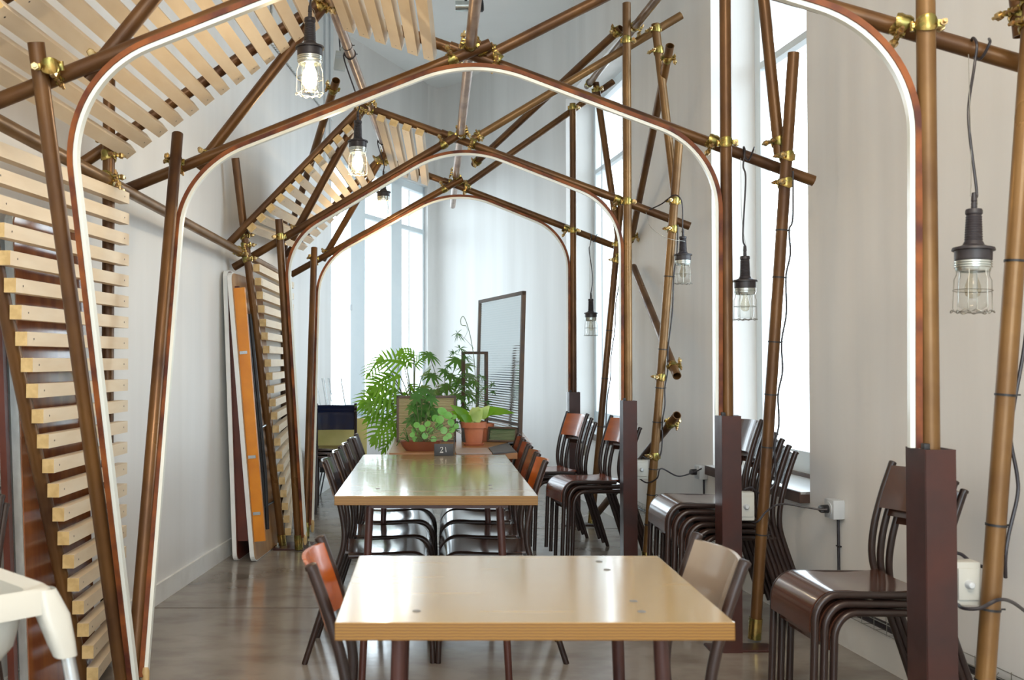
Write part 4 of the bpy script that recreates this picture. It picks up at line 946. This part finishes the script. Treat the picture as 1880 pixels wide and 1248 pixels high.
def round_leaf(mb, c, n, r):
    x, y = frame_of(n); ctr = mb.bm.verts.new(c + n * (0.12 * r)); ring = [mb.bm.verts.new(c + (x * math.cos(2 * PI * k / 14) + y * math.sin(2 * PI * k / 14)) * r) for k in range(14)]
    for k in range(14): mb.face([ctr, ring[k], ring[(k + 1) % 14]])
def pot(mb, x, y, z, r0, r1, h, rim=0.0, rimh=0.0):
    prof = [(0.0, 0.0), (r0, 0.0), (r1 - (rim if rim else 0) * 0.6, h - rimh)]
    if rim: prof += [(r1 + rim * 0.3, h - rimh), (r1 + rim * 0.5, h)]
    else: prof += [(r1, h)]
    prof += [(r1 - 0.006, h), (r1 - 0.008, h - 0.02), (0.0, h - 0.02)]
    mb.lathe(prof, c=(x, y, z), seg=30); return mb
def petiole(mb, a, b, r=0.003, sag=0.10, bow=None):
    a, b = V(a), V(b); m_ = lerp(a, b, 0.55) + V((0, 0, sag)) + (bow or V((0, 0, 0)))
    mb.path(spline([a, m_, b], 6), r, 6)
camv = V((0, -1, 0.15))
# big split-leaf philodendron
t = thing('potted_philodendron', 'large bright green split-leaf plant spreading left in front of the window', 'plant', (-0.10, 6.05, Zd))
pc = V((-0.10, 6.05, Zd)); pot(MB(), pc.x, pc.y, pc.z, 0.06, 0.08, 0.11).build('pot', M['bowl'], t)
LV = [(745, 668, 700, 652, .20), (700, 655, 668, 690, .16), (735, 690, 690, 705, .20), (728, 715, 672, 735, .22), (720, 735, 664, 765, .22), (712, 740, 655, 728, .19), (716, 760, 690, 790, .20), (724, 775, 672, 815, .19), (730, 790, 700, 825, .16),
      (762, 672, 780, 645, .13), (775, 690, 800, 660, .12), (752, 705, 770, 735, .14), (735, 640, 752, 662, .14), (745, 720, 718, 760, .18), (700, 712, 652, 745, .19), (760, 655, 742, 645, .12), (715, 690, 665, 712, .17), (740, 745, 716, 795, .16)]
mb = MB(); ms = MB()
for k, (x0, y0, x1, y1, L_) in enumerate(LV):
    Y0 = 5.98 + random.uniform(-0.16, 0.12); a, b = P(x0, y0, Y0), P(x1, y1, Y0 - random.uniform(0.0, 0.12))
    n = V((random.uniform(-0.4, 0.3), -0.8, random.uniform(0.25, 0.9)))
    lobed_leaf(mb, a, b - a, n, L_ * 0.78, L_ * 0.56, 6, 0.2); petiole(ms, pc + V((0, 0, 0.10)), a, 0.0032, 0.03)
mb.build('foliage', M['leaf_bright'], t, recalc=False, ang=80); ms.build('stems', M['stem'], t)
# umbrella plant behind
t = thing('potted_umbrella_plant', 'tall mid green umbrella plant rising left of the narrow framed glass', 'plant', (0.09, 6.08, Zd))
pc = V((0.09, 6.08, Zd)); pot(MB(), pc.x, pc.y, pc.z, 0.05, 0.065, 0.10).build('pot', M['terracotta'], t)
mb = MB(); ms = MB()
for (x, y, r_) in ((788, 652, .095), (816, 682, .075), (838, 662, .10), (855, 672, .08), (792, 690, .09), (820, 710, .10), (845, 700, .10), (862, 690, .09), (800, 720, .10), (834, 728, .10), (858, 722, .09), (870, 702, .06), (778, 712, .08), (812, 745, .09), (846, 752, .09), (828, 690, .08), (798, 742, .08)):
    c = P(x, y, 6.05 + random.uniform(-0.1, 0.1)); d = V((random.uniform(-0.5, 0.5), -0.55, 0.8)).normalized()
    palm(mb, c, d, r_ * 0.88, r_ * 0.10, 10, 0.45); petiole(ms, pc + V((0, 0, 0.1)), c, 0.0022, 0.04)
mb.build('foliage', M['leaf_mid'], t, recalc=False, ang=80); ms.build('stems', M['stem'], t)
# wiry asparagus fern with a curled shoot
t = thing('potted_asparagus_fern', 'wiry fern with a tall curled shoot beside the tall ribbed glass', 'plant', (0.23, 5.88, Zd))
pc = V((0.23, 5.88, Zd)); pot(MB(), pc.x, pc.y, pc.z, 0.04, 0.055, 0.10).build('pot', M['bowl'], t)
mb = MB(); ms = MB(); Yf = 5.86
def wp(x, y): return P(x, y, Yf + random.uniform(-0.06, 0.06))
shoot = spline([pc + V((0, 0, .1)), P(874, 760, Yf), P(872, 680, Yf), P(866, 630, Yf), P(858, 597, Yf), P(851, 581, Yf), P(846, 586, Yf), P(847, 596, Yf), P(855, 598, Yf)], 8); ms.path(shoot, 0.0022, 6)
ms.path(spline([P(855, 596, Yf), P(858, 608, Yf), P(850, 622, Yf), P(840, 618, Yf)], 6), 0.0010, 5)
for x, y, s_ in ((840, 612, 1.0), (845, 640, .9), (834, 648, .8), (856, 655, .9), (884, 690, .7), (890, 712, .8), (905, 705, .6), (862, 708, 1.), (848, 690, 1.), (838, 705, 1.), (868, 735, 1.), (850, 760, 1.), (842, 775, .9), (860, 780, 1.), (832, 730, .8), (879, 720, 1.0), (893, 738, .8), (850, 730, 1.), (822, 672, .6), (905, 720, .6), (866, 760, 1.), (835, 790, 1.), (855, 745, .9), (845, 715, .9)):
    c = wp(x, y); petiole(ms, lerp(pc, c, 0.3) if c.z < 1.0 else P(870, max(y + 22, 640), Yf), c, 0.0010, 0.01)
    for k in range(15):
        v = V((random.uniform(-1, 1), random.uniform(-1, 1), random.uniform(-0.7, 0.8))).normalized(); simple_leaf(mb, c, v, camv, 0.055 * s_ * random.uniform(0.6, 1.1), 0.0016, 0.25, 1.2, 4)
mb.build('foliage', M['leaf_dark'], t, recalc=False, ang=80); ms.build('stems', M['stem'], t)
# terracotta pot with pale arrow leaves
pp = P(870, 818, 5.42); pp.z = Zd
t = thing('potted_caladium', 'pale-leaved plant in a small terracotta pot on a saucer', 'plant', pp)
pot(MB(), pp.x, pp.y, pp.z + 0.012, 0.044, 0.062, 0.115, 0.014, 0.030).build('pot', M['terracotta'], t)
MB().lathe([(0.0, 0.0), (0.050, 0.0), (0.058, 0.012), (0.055, 0.014), (0.048, 0.006), (0, 0.006)], c=pp, seg=30).build('saucer', M['terracotta'], t)
MB().lathe([(0.0, 0.0), (0.055, -0.001), (0.056, -0.006), (0, -0.006)], c=pp + V((0, 0, 0.118)), seg=24).build('soil', M['soil'], t)
mb = MB(); mg = MB(); ms = MB(); b0 = pp + V((0, 0, 0.115))
for (x0, y0, x1, y1, L_, W_, pale) in ((862, 770, 832, 742, .17, .028, 0), (856, 772, 828, 750, .13, .022, 0), (868, 772, 884, 748, .12, .040, 1), (872, 768, 878, 744, .10, .038, 1), (880, 768, 900, 738, .12, .030, 1), (888, 755, 935, 752, .19, .026, 0), (882, 765, 912, 745, .13, .026, 0), (866, 775, 845, 758, .10, .03, 0), (870, 760, 868, 745, .07, .03, 1)):
    a, b = P(x0, y0, pp.y - 0.02), P(x1, y1, pp.y - 0.06); tgt = mb if pale else mg
    simple_leaf(tgt, a, b - a, camv + V((0, 0, 0.4)), L_ * 0.9, W_, 0.12, 1.9, 8); petiole(ms, b0, a, 0.0028, 0.0)
mb.build('pale_leaves', M['leaf_pale'], t, recalc=False, ang=80); mg.build('green_leaves', M['leaf_bright'], t, recalc=False, ang=80); ms.build('stems', M['leaf_pale'], t)
# oval bowl planter
bp_ = P(772, 832, 5.10); bp_.z = Zd
t = thing('bowl_planter', 'brown oval bowl planted with round-leaved greenery behind the number card', 'plant', bp_)
mb = MB(); rings = []
for z, sx, sy in ((0, .055, .04), (0.0, .075, .05), (.02, .092, .06), (.045, .105, .068), (.050, .108, .070), (.048, .101, .064), (.036, .098, .06)):
    rings.append([bp_ + V((math.cos(2 * PI * k / 28) * sx, math.sin(2 * PI * k / 28) * sy, z)) for k in range(28)])
loft(mb, rings, True); mb.build('bowl', M['bowl'], t)
mb = MB(); loft(mb, [[bp_ + V((math.cos(2 * PI * k / 28) * s1, math.sin(2 * PI * k / 28) * s1 * .62, .039)) for k in range(28)] for s1 in (.098, .01)], True); mb.build('soil', M['soil'], t)
mb = MB(); ms = MB(); md = MB(); b0 = bp_ + V((0.02, 0, 0.04))
for (x, y, r_) in ((812, 755, 11), (822, 762, 10), (828, 775, 8), (800, 768, 9), (806, 782, 10), (790, 790, 8), (815, 790, 8), (824, 800, 7), (830, 788, 8), (780, 800, 7), (770, 795, 7), (796, 806, 7), (762, 806, 7), (785, 778, 7), (757, 798, 6), (838, 782, 6), (834, 765, 6), (808, 770, 9), (765, 780, 7), (775, 786, 8), (818, 805, 6), (760, 790, 6)):
    c = P(x, y, bp_.y + random.uniform(-0.06, 0.06)); n = V((random.uniform(-0.5, 0.5), -1, random.uniform(0.1, 0.8))).normalized()
    round_leaf(mb, c, n, r_ / F * 5.1 * 0.85); petiole(ms, b0 + V((random.uniform(-0.06, 0.03), 0, 0)), c, 0.0016, 0.01)
for (x, y, r_) in ((770, 735, .06), (785, 748, .055), (768, 760, .06), (792, 732, .05), (780, 765, .055), (758, 748, .05), (755, 772, .05), (797, 755, .05), (775, 718, .05), (790, 720, .04), (764, 728, .05)):
    c = P(x, y, bp_.y + 0.10 + random.uniform(-0.05, 0.05)); palm(md, c, V((random.uniform(-0.4, 0.4), -0.7, 0.7)).normalized(), r_, r_ * 0.2, 7, 0.3); petiole(ms, b0 + V((-0.02, 0.02, 0)), c, 0.0018, 0.0)
for (x, y) in ((735, 800), (728, 818), (745, 806), (740, 790)):
    a = bp_ + V((-0.06, 0, 0.045)); b = P(x, y, bp_.y - 0.02); md.path(spline([a, lerp(a, b, 0.6) + V((0, 0, 0.03)), b], 6), 0.0022, 5)
mb.build('round_leaves', M['leaf_round'], t, recalc=False, ang=80); md.build('palm_leaves', M['leaf_dark'], t, recalc=False, ang=80); ms.build('stems', M['stem'], t)
# second terracotta pot and glass vase behind
q = P(890, 806, 5.72); q.z = Zd; t = thing('flower_pot', 'empty terracotta pot mostly hidden behind the pale-leaved plant', 'pot', q)
pot(MB(), q.x, q.y, q.z, 0.035, 0.05, 0.10, 0.01, 0.025).build('body', M['terracotta'], t)
q = P(856, 806, 5.66); q.z = Zd
tag(MB().lathe([(0, 0), (0.022, 0), (0.026, 0.01), (0.026, 0.10), (0.020, 0.125), (0.022, 0.13), (0.019, 0.13), (0.018, 0.12), (0.0, 0.11)], c=q, seg=24).build('bottle', M['felt'], None, loc=q), 'dark bottle standing just left of the small terracotta pot', 'bottle')

# ------------------------------------------------------------------ switches, sockets, cables
def dimmer(label, c, w_=0.07, h=0.115, d=0.05):
    t = thing('dimmer_switch', label, 'switch', c, 'white dimmer boxes on the right posts', world=False)
    MB().box((0, 0, 0), (w_, d, h), bev=0.006).build('housing', M['whiteplastic'], t)
    MB().box((0, -d / 2 - 0.002, 0), (w_ * 0.78, 0.006, h * 0.72), bev=0.002).build('cover', M['whiteplastic'], t)
    MB().lathe([(0.0, 0.016), (0.007, 0.015), (0.010, 0.011), (0.011, 0.0), (0.014, -0.004)], c=(0, -d / 2 - 0.006, 0), seg=20, axis=V((0, -1, 0))).build('knob', M['greyplastic'], t)
    return t
d0 = dimmer('white dimmer box on the nearest right post', P(1768, 1068, 2.66)); d1 = dimmer('white dimmer box on the post by the right-hand window', P(1366, 928, 4.24), 0.075, 0.12)
d2 = dimmer('white dimmer box on the oxblood post of the third arch', P(1176, 861, 5.80), 0.080, 0.11)
dimmer('small white dimmer box on the farthest oxblood post', P(1068, 822, 7.38), 0.07, 0.11)
def socket(label, Y, z):
    p = V((wr(Y), Y, z)); n = V((-1, -0.0975, 0)).normalized(); t = thing('wall_socket', label, 'socket', p, 'grey surface sockets on the right wall', world=False, rz=math.atan2(0.0975, 1) * -0 + 0)
    t.rotation_euler = (0, 0, math.atan2(n.y, n.x) - PI)
    MB().box((-0.026, 0, 0), (0.052, 0.082, 0.082), bev=0.006).build('housing', M['greyplastic'], t)
    MB().lathe([(0.030, 0), (0.030, 0.004), (0.022, 0.004)], c=(-0.052, 0, 0), seg=24, axis=V((-1, 0, 0))).build('faceplate', M['greyplastic'], t)
    MB().path([(-0.05, 0, 0), (-0.085, 0, 0), (-0.092, -0.012, 0), (-0.105, -0.045, 0.004)], 0.014, 12, rs=[0.018, 0.017, 0.012, 0.007]).build('plug', M['black'], t)
    mb = MB(); mb.path([(-0.010, 0, -0.04), (-0.008, 0, -z + 0.20)], 0.006, 10); mb.box((-0.008, 0, -0.16), (0.012, 0.03, 0.006), bev=0.001); mb.build('supply_cable', M['cable'], t)
    return t
s1 = socket('grey wall socket between the nearest post and the right-hand window', 4.29, 0.575); s2 = socket('grey wall socket on the pier between the two right windows', 5.84, 0.56)
def cable(label, pts, r=0.0042):
    pts = [V(p) for p in pts]; tag(MB().path(spline(pts, 8), r, 8).build('power_cable', M['cable'], None, loc=pts[0]), label, 'cable', 'black power cables on the right side')
def along(i, tt, off): return lerp(*OP[i], tt) + V(off)
e = 0.030
cable('black cable from the window-side dimmer box curving to the grey socket by the nearest post', [P(1374, 955, 4.27), P(1390, 958, 4.22), P(1408, 938, 4.22), P(1435, 925, 4.24), P(1480, 931, 4.22), P(1505, 935, 4.2), P(1519, 935, 4.19)])
cable('black cable from the third arch dimmer box sagging to the socket on the pier', [P(1172, 877, 5.82), P(1188, 886, 5.76), P(1206, 878, 5.70), P(1214, 860, 5.70), P(1245, 874, 5.75), P(1275, 866, 5.76), P(1288, 860, 5.77)])
cable('black cable running down the leaning pole at the window', [along(1, tt, (e, -0.004, 0)) if k % 2 == 0 else along(1, tt, (e + 0.012, -0.004, 0)) for k, tt in enumerate((0.80, 0.72, 0.70, 0.66, 0.62, 0.56, 0.51, 0.46, 0.42, 0.37, 0.33, 0.27))] + [P(1398, 905, 4.28), P(1380, 895, 4.26), P(1366, 898, 4.25)])
cable('black cable running down the leaning pole of the third arch', [along(2, tt, (e + (0.008 if k % 2 else 0), -0.004, 0)) for k, tt in enumerate((0.80, 0.74, 0.68, 0.60, 0.51, 0.46, 0.42, 0.38, 0.34, 0.30, 0.26))] + [P(1190, 842, 5.80), P(1180, 838, 5.81), P(1176, 846, 5.82)])
cable('black cable running down the leaning pole at the far small window', [along(3, tt, (e + (0.010 if k % 2 else 0), -0.004, 0)) for k, tt in enumerate((0.82, 0.75, 0.68, 0.6, 0.52, 0.45, 0.38, 0.3))])
cable('thick black cable bulging off the leaning pole at the right edge', [P(1888, 560, 2.62), P(1880, 640, 2.61), P(1862, 740, 2.6), P(1855, 800, 2.6), P(1867, 870, 2.6), P(1868, 910, 2.6), P(1852, 980, 2.6), P(1846, 1022, 2.6), P(1846, 1060, 2.62)], 0.0048)
cable('black cable looping behind the right edge pole to the nearest dimmer box', [P(1752, 1014, 2.70), P(1766, 1018, 2.70), P(1785, 1033, 2.69), P(1810, 1042, 2.69)], 0.0048)
cable('black cable from under the nearest dimmer box off to the right edge', [P(1755, 1105, 2.66), P(1768, 1116, 2.60), P(1800, 1116, 2.57), P(1832, 1101, 2.56), P(1858, 1105, 2.62), P(1890, 1128, 2.75)], 0.0048)
# cable tray along the foot of the right wall
t = thing('cable_tray', 'wire cable tray carrying a black cable along the foot of the right wall', 'cable tray', (wr(3.5), 3.5, 0.17))
mb = MB(); y0, y1 = 2.3, 7.3
def tq(Y, off, z): return V((wr(Y) - off, Y, z))
for off, z in ((0.012, 0.21), (0.012, 0.16), (0.06, 0.16), (0.06, 0.20)): mb.path([tq(y0, off, z), tq(y1, off, z)], 0.0018, 6)
Y = y0
while Y < y1: mb.path([tq(Y, 0.012, 0.215), tq(Y, 0.012, 0.158), tq(Y, 0.06, 0.158), tq(Y, 0.06, 0.205), tq(Y, 0.052, 0.215)], 0.0016, 5); Y += 0.09
mb.build('wire_mesh', M['wire'], t)
MB().path(spline([tq(y0 + 0.5 * k, 0.035 + 0.006 * (-1) ** k, 0.176 + 0.005 * math.sin(k * 1.7)) for k in range(11)], 5), 0.011, 8).build('conduit', M['cable'], t)
MB().path(spline([tq(y0 + 0.4 * k, 0.045 - 0.012 * (-1) ** k, 0.192 + 0.004 * math.sin(k * 2.3)) for k in range(13)], 5), 0.005, 8).build('loose_cable', M['cable'], t)

# ------------------------------------------------------------------ ceiling spotlight, white box, ribbed sheet
c = P(866, 11, 8.5); t = thing('ceiling_spotlight', 'chrome and black cylinder spotlight up at the ceiling above the arch peaks', 'spotlight', c, world=False)
MB().path([(-0.14, 0, 0), (0.03, 0, 0)], 0.045, 20).build('barrel', M['zinc'], t)
MB().lathe([(0.04, 0.0), (0.052, 0.01), (0.056, 0.06), (0.046, 0.07)], c=(0.03, 0, 0), seg=20, axis=V((1, 0, 0.1))).build('shade', M['black'], t)
MB().path([(-0.05, 0, 0.04), (-0.05, 0, H - c.z)], 0.012, 10).build('stem', M['black'], t)
c = P(625, 112, 8.9); t = thing('junction_box', 'white louvred electrical box hanging high on the left behind the lit lamps', 'box', c, world=False)
MB().box((0, 0, 0), (0.10, 0.05, 0.17), rot=Matrix.Rotation(0.12, 3, 'Y'), bev=0.006).build('housing', M['whiteplastic'], t)
MB().box((0.035, 0.01, 0.05), (0.05, 0.04, 0.16), rot=Matrix.Rotation(-0.2, 3, 'Y'), bev=0.006).build('bracket', M['whiteplastic'], t)
mb = MB()
for k in range(4): mb.box((-0.012, -0.027, 0.02 + 0.014 * k), (0.05, 0.004, 0.004))
mb.build('louvre', M['greyplastic'], t, smooth=False)
MB().path([(0, 0, 0.08), (-0.01, 0, 0.2), (-0.03, 0, H - c.z)], 0.007, 8).build('supply_cable', M['cable'], t)
mb = MB(); y0, y1 = 7.2, 9.55; n = 46; rows = []
for z in (3.52, H - 0.03):
    rows.append([V((wl(y0 + (y1 - y0) * k / (n * 2)) + (0.012 if k % 2 else 0.03), y0 + (y1 - y0) * k / (n * 2), z)) for k in range(n * 2 + 1)])
mb.sheet(rows, lambda i, j: (-0.008, 0, 0)); tag(mb.build('ribbed_sheet', M['corr'], smooth=False), 'white ribbed wall sheet high on the left wall behind the lit lamps', 'panel')
mb = MB()
for Yc in (9.05, 9.3): mb.path([V((wl(Yc) + 0.045, Yc, 2.9)), V((wl(Yc) + 0.045, Yc, H))], 0.010, 8)
tag(mb.build('wall_conduit', M['greyplastic']), 'pair of thin white conduits running down the left wall beside the ribbed sheet', 'pipe')

for o in bpy.data.objects:
    if '_w' in o: del o['_w']
